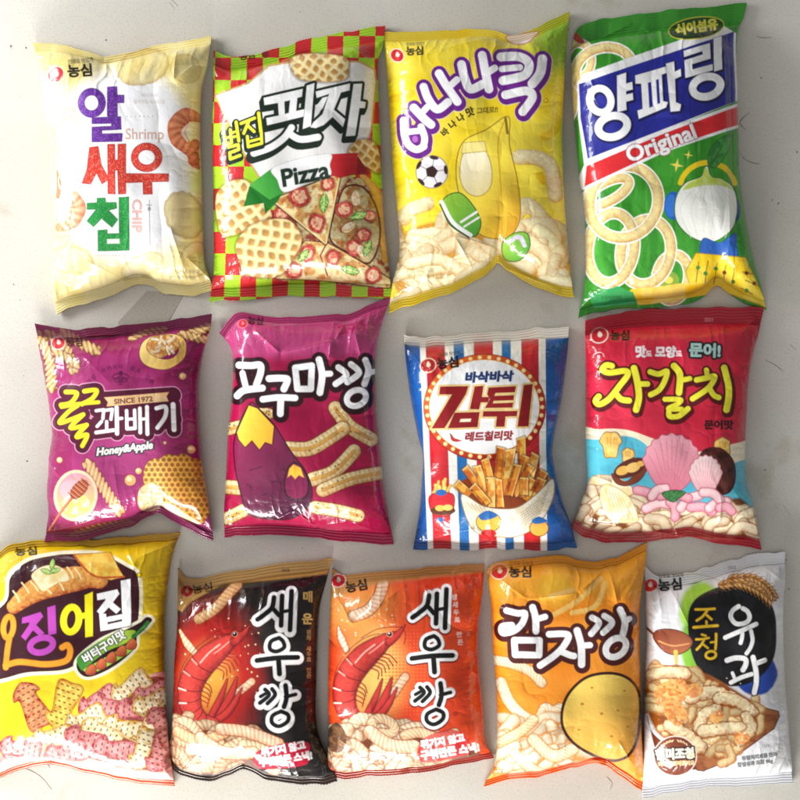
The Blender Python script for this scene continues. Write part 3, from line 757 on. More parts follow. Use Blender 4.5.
def art_honey(p):
    p.fr(30, 305, 3.265)
    p.shape([('p', FULL)], [(0, mottle('#8c1850', '#a42c6e', .03, 4))])
    x0, y0 = p.T([(300, 470)])[0]
    p.blend(np.arange(len(p.x)), (1 - sstep(10, 75, np.hypot((p.x - x0), (p.y - y0) * .8))) * .6, C('#b84c8c'))
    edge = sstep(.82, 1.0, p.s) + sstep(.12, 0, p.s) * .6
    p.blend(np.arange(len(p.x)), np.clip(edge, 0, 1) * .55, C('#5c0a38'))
    # crunchy twists top left and right
    for pts, w in [([(30, 100), (60, 170), (70, 270)], 34), ([(60, 95), (110, 130), (140, 210)], 34), ([(110, 90), (160, 120), (215, 150)], 34), ([(80, 150), (130, 180), (150, 195)], 30),
                   ([(480, 110), (520, 95), (590, 70)], 30), ([(500, 95), (560, 112), (590, 108)], 26), ([(330, 110), (380, 88), (440, 80)], 20)]:
        twist(p, pts, w, int(w + pts[0][0]))
    twist(p, [(190, 520), (235, 590), (290, 672)], 36, 4, '#f4d4a0', '#b06c38')
    twist(p, [(140, 752), (220, 728), (330, 710)], 24, 6, '#c08050', '#6a2a30')
    # apple slice
    p.shape([('q', [(358, 150), (375, 115), (420, 98), (480, 98), (508, 125), (500, 175), (450, 208), (400, 205), (366, 185)])], [(3, '#7a2a50'), (0, ramp('#f6dc8c', '#f0c060', 140, 335, 180, 365))])
    p.oval(446, 148, 40, 30, '#8a1a58', rot=-10)
    p.shape([('q', [(380, 135), (400, 106), (440, 98), (478, 108), (486, 138), (452, 158), (425, 172), (395, 160)])], [(2, '#8a4a1c'), (0, mottle('#b87430', '#e8c084', .25, 3))])
    p.pile([(395, 112), (470, 108), (470, 145), (410, 155)], 12, 22, 10, '#f6ecd0', '#a8783c', seed=4, a0=-90, a1=90)
    # bee
    for s in (-1, 1):
        p.line(ell(296 + s * 14, 232, 13, 7, s * 25, 14), 2.6, '#5c1444', closed=True); p.line(ell(296 + s * 12, 246, 9, 5, -s * 20, 12), 2.4, '#5c1444', closed=True)
    p.oval(296, 222, 7, 7, '#5c1444')
    for k in range(4): p.line([(289 + k, 238 + k * 7), (303 - k, 238 + k * 7)], 4, '#5c1444')
    p.arctext('국산 아카시아 꿀로 만든', 296, 330, 122, -142, -38, 15, '#5c1444', .5)
    # plate of honey with dipper
    p.oval(148, 622, 72, 84, '#e8c8a4', edge='#8a2a60', ew=2, rot=8); p.oval(148, 622, 62, 74, ramp('#d888a4', '#e8c460', 68, 470, 80, 520), rot=8)
    p.oval(150, 650, 44, 34, mottle('#f2dc70', '#fbf2c0', .2, 3)); p.oval(135, 605, 40, 34, '#e8b0c0', a=.6)
    p.line([(60, 740), (90, 690), (140, 625)], 9, '#b8403c'); p.line([(62, 735), (92, 686), (140, 622)], 4, '#e88a70')
    p.oval(160, 602, 36, 20, '#a4543a', edge='#6a2a1c', ew=2, rot=-48)
    for k in range(6):
        x, y = 139 + k * 8.5, 625 - k * 9.4
        p.line([(x - 15, y - 12), (x + 14, y + 12)], 2.6, '#5c2014'); p.line([(x - 13, y - 15), (x + 13, y + 7)], 1.8, '#e0946c')
    for x, y, r in [(354, 542, 10), (327, 572, 18), (526, 472, 13), (96, 506, 9), (498, 232, 11), (440, 450, 5)]:
        p.oval(x, y, r, r, '#f0b878', edge='#8a2a50', ew=2); p.oval(x - r * .2, y - r * .2, r * .5, r * .5, '#fbe8b8')
    honeycomb(p, [(376, 528), (398, 504), (424, 502), (446, 488), (480, 492), (502, 484), (530, 500), (556, 506), (572, 540), (588, 570), (584, 610), (592, 650), (578, 690), (556, 712), (500, 680), (430, 645), (384, 606), (370, 570)], 19, 3)
    p.shape([('q', [(352, 640), (360, 600), (400, 580), (430, 620), (430, 655), (400, 672), (365, 668)])], [(2, '#a86a2c'), (0, mottle('#f0d48c', '#fdf4d8', .3, 5))])
    p.shape([('q', [(420, 640), (470, 655), (520, 690), (560, 715), (520, 705), (440, 662)])], [(0, mottle('#f6dca8', '#fdf2e0', .3, 8))])
    p.pile([(365, 600), (420, 600), (430, 660), (370, 660)], 10, 26, 12, '#fdf0c8', '#c89048', seed=9)
    # title
    p.fr(30, 310, 4.21)
    gg = [('c', 19, [(150, 345), (196, 350), (172, 390), (130, 400)]), ('c', 19, [(228, 342), (280, 338), (262, 372), (218, 396)]), ('c', 16, [(132, 408), (200, 396), (288, 388)]),
          ('c', 18, [(200, 402), (160, 430), (124, 474), (170, 462), (224, 440)]), ('c', 18, [(224, 440), (170, 496), (238, 484)]), ('c', 19, [(238, 484), (196, 534), (240, 526), (220, 572)])]
    kk = [('s', 13, [(278, 424), (310, 420), (306, 458)]), ('s', 13, [(318, 422), (346, 418), (340, 460)]), ('s', 13, [(282, 490), (300, 470)]), ('s', 15, [(278, 516), (350, 506)]), ('s', 13, [(322, 470), (322, 508)]), ('s', 17, [(364, 410), (366, 520)]), ('s', 13, [(370, 458), (386, 456)]),
          ('s', 14, [(406, 424), (408, 500), (442, 498), (440, 422)]), ('s', 12, [(408, 460), (440, 458)]), ('s', 15, [(462, 414), (464, 516)]), ('s', 12, [(466, 460), (484, 458)]), ('s', 16, [(492, 408), (494, 522)]),
          ('c', 17, [(532, 414), (570, 408), (568, 450), (536, 496)]), ('s', 20, [(602, 398), (606, 504)])]
    hull = gg + kk + [('s', 36, [(290, 480), (600, 462)]), ('s', 40, [(200, 360), (250, 370)]), ('s', 30, [(300, 380), (600, 360)])]
    p.shape(hull, [(24, '#f0b0d0'), (21, '#54102e')]); p.shape(gg, [(2, '#3a0a1c'), (0, '#efe02c')]); p.shape(kk, [(0, '#fafafa')])
    p.poly([(312, 368), (584, 346), (574, 364), (582, 384), (322, 406), (328, 388)], mottle('#f0bc84', '#f6cc98', .1, 2))
    p.text('SINCE 1972', 354, 396, 21, [(0, '#5a1426')], rot=-4.5, bold=1, sx=1.13)
    p.fr(30, 430, 4.21)
    p.text('Honey&Apple', 278, 108, 31, [(6, '#2c3a34'), (0, '#f6f4ee')], rot=-7.5, bold=1.8, sx=.98, shear=.28)
    p.fr(30, 305, 3.265)
    p.logo(92, 124, 22, '#d42430', '#f2e4dc'); nong(p, 118, 134, 26, 0, '#3a0c1a', False)
    p.text('유탕처리제품', 480, 648, 12, [(0, '#7a4214')]); p.text('과자 90g', 480, 664, 11, [(0, '#7a4214')])
    p.blend(np.arange(len(p.x)), sstep(p.ts + .004, p.ts - .004, p.t) * .85, C('#58082e')); p.blend(np.arange(len(p.x)), sstep(p.tb - .004, p.tb + .004, p.t) * .7, C('#78104a'))

# ================================================================== 6: crimson sweet potato snack bag
def stick(p, pts, w, seed=0, c1='#f8e8b4', c2='#b87a34', seeds=True, ol='#5a3010'):
    p.tube(pts, w, c1, c2, per=15, dep=.35, skew=.1, seed=seed, outline=ol, ow=1.2, mott=.35, power=.8)
    q = spline(pts, 6)
    p.tube(q, w * .30, '#d8a858', '#c08838', smooth=False, mott=.5, seed=seed + 1)
    if seeds:
        rg = random.Random(seed)
        for k in range(5):
            a = q[rg.randrange(len(q))]; p.oval(a[0] + rg.uniform(-.3, .3) * w, a[1] + rg.uniform(-.35, .35) * w, 3, 2, '#3a1c14', rot=rg.uniform(0, 90))

def art_sweetpotato(p):
    p.fr(215, 295, 3.2)
    p.shape([('p', FULL)], [(0, mottle('#9c0a40', '#ac1248', .03, 4))])
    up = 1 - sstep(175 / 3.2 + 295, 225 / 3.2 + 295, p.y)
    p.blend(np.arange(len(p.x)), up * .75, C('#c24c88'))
    stick(p, [(385, 362), (430, 420), (500, 462)], 44, 1); stick(p, [(232, 492), (300, 492), (360, 460), (408, 428)], 46, 2)
    stick(p, [(312, 590), (380, 565), (445, 500)], 44, 3); stick(p, [(345, 625), (430, 590), (525, 570)], 42, 4)
    stick(p, [(320, 680), (390, 690), (458, 706)], 40, 5); stick(p, [(40, 615), (80, 618), (116, 620)], 44, 6); stick(p, [(40, 715), (70, 700), (90, 690)], 40, 7)
    stick(p, [(40, 430), (60, 425), (80, 420)], 38, 8); stick(p, [(130, 378), (160, 376), (176, 380)], 30, 9)
    # plain sweet potatoes, tops cut
    big = [(110, 352), (135, 362), (190, 420), (240, 500), (285, 560), (308, 620), (300, 670), (250, 712), (180, 715), (110, 700), (85, 640), (64, 540), (66, 450)]
    p.shape([('q', big)], [(4, '#2a0a16'), (0, ramp('#8a2450', '#4c0c34', 240, 430, 300, 500))])
    p.shape([('p', [(108, 354), (135, 363), (188, 420), (182, 478), (160, 470), (142, 494), (118, 464), (96, 486), (76, 462), (70, 440)])], [(3, '#2a0a16'), (0, ramp('#f8d848', '#f0a828', 240, 410, 275, 450))])
    for a, b in [((110, 560), (150, 548)), ((150, 640), (190, 652)), ((210, 560), (232, 580)), ((100, 610), (116, 620)), ((180, 600), (214, 604))]: p.line([a, ((a[0] + b[0]) / 2, a[1] - 4), b], 3, '#3c0a28')
    sm = [(252, 540), (276, 552), (296, 600), (290, 640), (262, 652), (232, 640), (224, 600), (236, 556)]
    p.shape([('q', sm)], [(5, '#2a0a16'), (0, '#7c1c48')]); p.shape([('p', [(252, 542), (274, 554), (284, 584), (268, 576), (256, 590), (244, 574), (232, 584), (238, 556)])], [(0, '#f2b838')])
    # title
    p.fr(215, 330, 4.444)
    DK = '#2c0a12'
    ti = [('c', 30, [(106, 156), (160, 158), (200, 156), (202, 190), (184, 242)]), ('c', 26, [(122, 192), (136, 250)]), ('c', 30, [(98, 292), (130, 268), (210, 258)]),
          ('c', 30, [(240, 216), (290, 214), (322, 220), (306, 262)]), ('c', 28, [(212, 308), (280, 300), (356, 302)]), ('c', 30, [(292, 310), (290, 372)]),
          ('s', 28, [(356, 168), (366, 262), (426, 262), (430, 158)], True), ('c', 30, [(462, 132), (476, 200), (466, 278)]), ('c', 26, [(480, 196), (512, 194)]),
          ('c', 27, [(548, 166), (584, 200), (536, 240)]), ('c', 27, [(604, 152), (640, 190), (588, 232)]), ('c', 28, [(668, 134), (682, 180), (664, 240)]), ('c', 24, [(684, 190), (706, 184)]), ('s', 26, ell(628, 302, 44, 34, -24, 26), True)]
    p.shape(ti, [(22, DK)], dx=2, dy=4); p.shape(ti, [(19, DK), (0, '#fbfbfd')])
    p.fr(215, 295, 3.2)
    nong(p, 104, 92, 24, 4, '#2c0a18', False); p.text('고구마', 395, 130, 30, [(0, '#b02060')], rot=-12, bold=2); p.logo(88, 92, 14, '#d41838', '#e88aac')
    for i, s in enumerate(['유탕처리제품', '고구마 과자', '1120']): p.text(s, 424, 642 + i * 18, 13, [(0, '#7a0a30')])
    p.blend(np.arange(len(p.x)), sstep(p.ts + .004, p.ts - .004, p.t) * .35, C('#9c1a58'))

# ================================================================== 7: blue, red and white striped fries bag
def fry(p, a, b, w, i):
    a = np.array(a, float); b = np.array(b, float); d = (b - a) / np.hypot(*(b - a)); n = np.array([-d[1], d[0]])
    rg = random.Random(i + 3); j = lambda: np.array([rg.uniform(-2, 2), rg.uniform(-2, 2)])
    A1, A2, B1, B2 = a + n * w / 2 + j(), a - n * w / 2 + d * rg.uniform(-8, 8) + j(), b + n * w / 2, b - n * w / 2
    m = rg.uniform(.15, .4)
    hi, mid, lo = [('#f6b848', '#dc7e20', '#8a3410'), ('#ec9c34', '#cc681a', '#7a2a0c'), ('#f8ca6c', '#e08c2c', '#984618')][i % 3]
    p.shape([('p', [A1, A2, B2, B1])], [(4.5, '#3c1206', .35), (1.6, '#6a2408'), (0, mottle(mid, hi, .16, i, .35, .6))])
    s_ = n * w * (.5 - m)
    p.shape([('p', [A1, A1 - n * w * m, B1 - n * w * m, B1])], [(0, mottle(lo, mid, .2, i + 9), .9)])
    p.shape([('s', 3, [A2 + n * 3, B2 + n * 3])], [(0, '#fce4a0', .6)])
    p.shape([('p', [A1, A2, A2 + d * 5, A1 + d * 5])], [(0, '#f8d888', .8)])

def art_fries(p):
    p.fr(395, 315, 3.333)
    p.shape([('p', FULL)], [(0, '#1458a4')])
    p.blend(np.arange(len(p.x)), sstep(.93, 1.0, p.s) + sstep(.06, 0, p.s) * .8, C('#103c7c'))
    R_, W_, B_ = '#c0202a', '#f2efe6', '#1f6cae'
    xs = [(84, W_), (104, R_), (168, W_), (198, B_), (232, W_), (266, R_), (330, W_), (360, B_), (390, W_), (426, R_), (484, W_), (508, '#1458a4')]
    for i, (x, c) in enumerate(xs):
        x2 = xs[i + 1][0] if i + 1 < len(xs) else 640
        dxb = 30 * (1 - (x - 84) / 420.0) * 1.0; dxb2 = 30 * (1 - (x2 - 84) / 420.0)
        p.poly([(x - 6, -20), (x2 - 6, -20), (x2 + dxb2 * .9, 820), (x + dxb * .9, 820)], c)
    p.poly([(-20, 40), (120, 30), (640, 10), (640, 70), (560, 76), (88, 92), (20, 88)], '#ece4d6')
    # round marquee
    p.fr(415, 350, 5.333)
    p.shape([('p', ell(372, 306, 324, 282, 0, 60))], [(4, '#7a1010'), (0, ramp('#e86a20', '#a81818', 430, 355, 500, 450))])
    p.shape([('p', ell(370, 304, 292, 250, 0, 60))], [(3, '#e8d080'), (0, '#fbfbfb')])
    for i in range(38):
        a = 2 * math.pi * i / 38; x, y = 371 + 308 * math.cos(a), 305 + 266 * math.sin(a)
        p.oval(x, y, 9.5, 9.5, '#fbe9a8', edge='#e88a30', ew=3)
    DR = '#8e1218'
    gt = [('p', [(134, 194), (286, 192), (272, 236), (158, 418), (86, 420), (196, 238), (128, 238)]), ('p', [(318, 194), (366, 190), (358, 250), (398, 250), (392, 280), (352, 280), (342, 318), (292, 316)]),
          ('p', [(210, 334), (346, 330), (334, 412), (174, 418)]),
          ('p', [(392, 200), (540, 192), (534, 226), (430, 230), (424, 244), (530, 240), (526, 268), (420, 272), (416, 284), (526, 280), (520, 308), (372, 310), (398, 262), (384, 236)]),
          ('p', [(364, 326), (548, 324), (544, 354), (484, 356), (478, 410), (430, 410), (436, 356), (360, 356)]), ('p', [(580, 186), (630, 180), (606, 408), (546, 410)])]
    p.shape(gt, [(9, '#e8b440'), (5, '#f6e0a0')]); p.shape(gt, [(0, DR)])
    p.poly([(244, 368), (300, 366), (296, 382), (238, 384)], '#fbf0d0')
    p.text('바삭바삭', 264, 172, 52, [(0, '#16346e')], rot=-2, bold=4.5, sx=1.22, shear=.12)
    p.text('레드칠리맛', 264, 486, 46, [(0, '#9a1820')], rot=-2, bold=3.4, sx=1.09, shear=.15)
    p.tube([(192, 452), (206, 478), (248, 484)], 18, '#d84038', '#8a1010', taper=[.5, 1.1, .9, .2]); p.line([(186, 446), (194, 456)], 5, '#2a6a2a')
    p.fr(395, 315, 3.333)
    # paper cone
    cone = [(196, 545), (235, 610), (330, 640), (420, 640), (526, 545), (515, 620), (470, 700), (400, 738), (330, 735), (262, 715)]
    # fries behind
    FR = [((205, 560), (250, 600), 30), ((235, 510), (300, 600), 26), ((270, 500), (310, 600), 28), ((300, 480), (330, 600), 30), ((355, 440), (345, 560), 32), ((385, 450), (365, 600), 34), ((420, 412), (425, 520), 28),
          ((440, 470), (400, 600), 30), ((470, 460), (430, 610), 30), ((500, 520), (440, 620), 32), ((455, 500), (395, 600), 28), ((320, 540), (320, 640), 30), ((345, 545), (352, 640), 26), ((410, 500), (380, 600), 28),
          ((460, 540), (440, 600), 30), ((260, 570), (310, 630), 30), ((490, 545), (470, 590), 34), ((430, 540), (430, 600), 28)]
    p.shape([('q', [(215, 560), (300, 520), (360, 500), (450, 500), (520, 545), (470, 610), (400, 650), (300, 640), (235, 610)])], [(0, '#8a3a10')])
    for i, (a, b, w) in enumerate(FR):
        fry(p, a, b, w * .95, i)
    p.shape([('q', [(222, 600), (300, 640), (400, 645), (470, 600), (526, 548), (522, 620), (472, 702), (400, 738), (325, 735), (258, 712)])], [(3, '#8a6a4a'), (0, mottle('#e9ddc0', '#f6efdc', .1, 3))])
    for k in range(9): p.line([(440 + k * 9, 640 - k * 8), (420 + k * 8, 715 - k * 7)], 2, '#b8a684')
    for k in range(8): p.line([(420, 660 + k * 9), (505 - k * 4, 600 + k * 12)], 2, '#b8a684')
    for k in range(7): p.line([(240 + k * 14, 625 + k * 4), (262 + k * 12, 650 + k * 4)], 2.5, '#c8b088')
    # little round blue, red and potato coloured shapes in the corners
    p.pile([(118, 570), (190, 566), (186, 600), (126, 600)], 8, 36, 10, '#f8e078', '#c88a20', seed=3, a0=60, a1=120)
    p.shape([('q', [(120, 600), (190, 596), (196, 640), (180, 668), (135, 668), (116, 640)])], [(2, '#5a0c10'), (0, '#c82830')])
    p.oval(154, 592, 18, 11, '#2464a8'); p.oval(160, 652, 42, 15, '#5a3018'); p.oval(150, 644, 16, 10, '#f0b858'); p.oval(176, 642, 16, 10, '#f0c468')
    p.oval(312, 690, 40, 32, '#f2c04c', edge='#6a3a10', ew=3); p.shape([('q', [(280, 668), (310, 652), (342, 668), (320, 680), (290, 684)])], [(0, '#2a6ab0')])
    p.oval(480, 710, 30, 26, '#f0b04c', edge='#6a3a10', ew=3); p.shape([('q', [(456, 684), (480, 672), (508, 686), (490, 694), (465, 696)])], [(0, '#2a6ab0')])
    p.oval(150, 684, 12, 9, '#2a6ab0'); p.oval(198, 684, 11, 8, '#f0f0ee'); p.oval(312, 728, 26, 14, '#c82830')
    p.logo(110, 168, 25, '#b8242c', '#f2e4c0'); nong(p, 140, 180, 36, -6, '#16100e')
    p.blend(np.arange(len(p.x)), sstep(p.ts + .004, p.ts - .004, p.t) * .7, C('#ece4d4'))

# ================================================================== 8: red octopus flavour snack bag
def art_octopus(p):
    p.fr(565, 305, 3.2)
    p.shape([('p', FULL)], [(0, mottle('#cc1c38', '#d62a46', .03, 4))])
    p.blend(np.arange(len(p.x)), sstep(.86, 1, p.s) * .45, C('#9c0c1c'))
    p.shape([('q', [(40, 420), (110, 398), (200, 400), (290, 430), (420, 470), (560, 440), (660, 430), (660, 720), (20, 720)])], [(0, '#f3e6c8')])
    p.shape([('q', [(40, 445), (110, 430), (200, 420), (262, 450), (300, 520), (420, 560), (560, 500), (640, 500), (640, 640), (200, 640), (40, 600)])], [(0, mottle('#4cb0cc', '#5cc0d4', .05, 2))])
    # crackers
    for cx, cy, r, rot in [(147, 438, 34, 0), (202, 478, 20, 20), (505, 450, 26, -30)]:
        p.shape([('q', [(cx + r * math.cos(math.radians(a + rot)) * (1 if k % 2 == 0 or a < 0 else .82), cy + r * math.sin(math.radians(a + rot)) * (1 if k % 2 == 0 else .85) + (r * .55 if a in (60, 90, 120) else 0)) for k, a in enumerate(range(-180, 180, 30))])], [(3, '#8a5a20'), (0, mottle('#e8b858', '#f2cc7c', .2, 3))])
        for k in (-1, 0, 1): p.line([(cx + k * r * .35, cy - r * .5), (cx + k * r * .3, cy + r * .3)], 2, '#c08a38')
    for pts in ([(80, 560), (130, 545), (200, 570), (240, 640), (220, 690), (130, 700), (70, 650)], [(50, 620), (120, 600), (160, 680), (150, 730), (60, 720)]):
        p.shape([('q', pts)], [(2, '#b8864a'), (0, mottle('#eccf98', '#f8e8c8', .12, 4))])
    p.pile([(40, 640), (120, 600), (260, 640), (430, 680), (560, 620), (610, 740), (400, 720), (200, 730), (30, 710)], 46, 80, 30, '#f8e8c8', '#9a6430', seed=5, bed='#6a3c1c', a0=-50, a1=50, bend=.6, sort=True, outline='#8a5a30', ow=.8)
    p.shape([('q', [(115, 590), (140, 575), (200, 610), (232, 670), (225, 695), (150, 690), (118, 640)])], [(2, '#a8783c'), (0, mottle('#f0d49c', '#faeac8', .2, 9))])
    for k in range(6): p.line([(130 + k * 10, 590 + k * 4), (160 + k * 12, 690)], 2, '#d0a464')
    # wooden bowl
    p.shape([('q', [(152, 540), (200, 565), (262, 490), (264, 520), (240, 560), (200, 578), (165, 570)])], [(2, '#3a140c'), (0, '#7c3820')]); p.oval(208, 522, 56, 28, '#5a2414', rot=-24)
    p.oval(185, 530, 22, 14, '#e8b458', rot=-20); p.oval(218, 520, 24, 15, '#f0c470', rot=-20); p.oval(242, 508, 12, 9, '#e8b458')
    # pink scallop shells, a dark mussel and pink curls (plain sea shapes)
    p.shape([('q', [(430, 490), (450, 462), (500, 460), (540, 500), (545, 560), (525, 600), (490, 602), (470, 550), (450, 510)])], [(2, '#200808'), (0, mottle('#3a1210', '#5a241c', .2, 2))])
    for k in range(4): p.line([(462 + k * 6, 474 + k * 3), (512 - k * 4, 510 + k * 6), (520 - k * 6, 585)], 2, '#6a3a30')
    def shell(cx, cy, rx, ry, c1, c2, ol):
        pts = []
        for k in range(19):
            a = math.radians(180 + k * 10); q = 1 + (.035 if k % 2 else -.03); pts.append((cx + rx * q * math.cos(a), cy + ry * q * math.sin(a)))
        pts += [(cx + rx * .62, cy + ry * .62), (cx + rx * .2, cy + ry * .96), (cx - rx * .2, cy + ry * .96), (cx - rx * .62, cy + ry * .62)]
        q0 = p.T([(cx, cy - ry), (cx, cy + ry)])
        p.shape([('q', pts)], [(2.5, ol), (0, ramp(c1, c2, q0[0][0], q0[0][1], q0[1][0] + 6, q0[1][1]))])
        for k in range(-4, 5): p.line([(cx + k * rx * .05, cy + ry * .85), (cx + k * rx * .2, cy - ry * (.82 - .035 * k * k))], 2, c2)
    shell(342, 508, 90, 94, '#f6aebb', '#dc7890', '#b04a60'); shell(450, 545, 52, 62, '#f8dcdc', '#e4a4ac', '#b8606c')
    for i, (x, y, a, l) in enumerate([(262, 610, 30, 70), (300, 645, -10, 80), (345, 655, 70, 50), (400, 630, -35, 70), (438, 655, 10, 70), (490, 640, -20, 60), (350, 615, 5, 90), (470, 612, 25, 60), (515, 655, 15, 40), (300, 600, -30, 50)]):
        t = math.radians(a); c = [('#f6b8c2', '#cf6c84'), ('#fbdadc', '#dc98a2')][i % 2]
        p.tube([(x - l / 2 * math.cos(t), y - l / 2 * math.sin(t)), (x + 8 * math.sin(t), y - 9), (x + l / 2 * math.cos(t), y + l / 2 * math.sin(t))], 27, *c, outline='#a84a60', ow=1.5, mott=.1, wob=.1)
    p.shape([('q', [(312, 602), (345, 594), (385, 600), (360, 622), (345, 630), (325, 620)])], [(2, '#1c3a18'), (0, mottle('#2c6a34', '#4a8a4c', .8, 2))])
    # title
    p.fr(580, 325, 4.444)
    YE = '#f6f03c'
    ti = [('c', 26, [(142, 182), (118, 178), (100, 198), (130, 212), (200, 204), (212, 222), (178, 268), (128, 330), (88, 352), (70, 338), (84, 318)]), ('c', 26, [(160, 306), (184, 330), (218, 336)]), ('c', 29, [(240, 192), (254, 250), (262, 320), (250, 376)]), ('c', 24, [(266, 262), (300, 262)]),
          ('c', 24, [(312, 208), (350, 218), (386, 206), (376, 250), (350, 290), (314, 310)]), ('c', 29, [(418, 182), (444, 220), (440, 300)]), ('c', 22, [(450, 246), (488, 238)]), ('c', 22, [(378, 330), (446, 332), (432, 352), (394, 372), (452, 374)]), ('c', 24, [(396, 386), (400, 406), (440, 404), (480, 372)]),
          ('c', 22, [(562, 200), (566, 224)]), ('c', 24, [(518, 244), (560, 236), (600, 230), (570, 280), (500, 328)]), ('c', 24, [(574, 280), (596, 312), (618, 322)]), ('c', 29, [(642, 190), (660, 260), (662, 320), (652, 376)])]
    p.shape(ti, [(12, '#5a0a12')], dx=5, dy=10); p.shape(ti, [(9, '#5a0a12'), (0, YE)])
    p.text('맛', 244, 142, 48, [(0, '#fbf6f6')], bold=3); p.text('도', 292, 140, 26, [(0, '#fbf6f6')], bold=1.6); p.text('모양', 334, 142, 46, [(0, '#fbf6f6')], bold=3, sx=.98); p.text('도', 426, 140, 26, [(0, '#fbf6f6')], bold=1.6)
    p.text('문어!', 484, 138, 58, [(9, '#20181c'), (0, '#bfe6e0')], bold=3.5, rot=2, sx=1.05)
    p.text('문어맛', 552, 462, 38, [(0, '#2a0a10')], bold=2.6, sx=1.12)
    p.logo(86, 46, 36, '#cc1c30', '#f2e6e0'); nong(p, 134, 66, 42, 0, '#2a0c12', False)
    p.blend(np.arange(len(p.x)), sstep(p.ts + .004, p.ts - .004, p.t) * .75, C('#9a1022')); p.blend(np.arange(len(p.x)), sstep(p.tb - .004, p.tb + .004, p.t) * .9, C('#b81428'))
    p.fr(565, 305, 3.2); p.text('2221', 446, 52, 11, [(0, '#e8a0a8')])
# ================================================================== 9: yellow grilled squid snack bag
def fish(p, pts, seed, c1='#e8a46c', c2='#b8603c', n=6, rot=0, per=17):
    cc = p.T(pts).mean(0); q = per / p.o[2]; A, B, D_ = C(c1), C(c2), C('#4a2412')
    r = math.radians(rot)
    def fn(x, y, d):
        u = ((x - cc[0]) * math.cos(r) + (y - cc[1]) * math.sin(r)) / q; v = (-(x - cc[0]) * math.sin(r) + (y - cc[1]) * math.cos(r)) / q
        row = np.floor(u); vv = v + .5 * (row % 2)
        fu = np.abs(u - row - .5); fv = np.abs(vv - np.floor(vv) - .5)
        hole = (1 - sstep(.10, .2, fu)) * (1 - sstep(.2, .34, fv)) * (d < -1.2)
        m = fbm(x * .25, y * .25, seed)[:, None]
        c = A + (B - A) * np.clip(m * 1.6 - .5, 0, 1) + (B - A) * (np.clip(1 + d * .28, 0, 1))[:, None] * .9
        return c + (D_ - c) * (hole * .75)[:, None]
    p.shape([('q', pts)], [(1.6, '#8a4a30', .8), (0, fn)])

def squidshape(x, y, L, W, a):
    t = math.radians(a); ca, sa = math.cos(t), math.sin(t)
    return [(x + u * L * ca - v * W * sa, y + u * L * sa + v * W * ca) for u, v in [(-.5, -.1), (-.38, -.42), (-.22, -.55), (-.16, -.34), (.45, -.5), (.5, 0), (.45, .5), (-.16, .34), (-.22, .55), (-.38, .42), (-.5, .1)]]

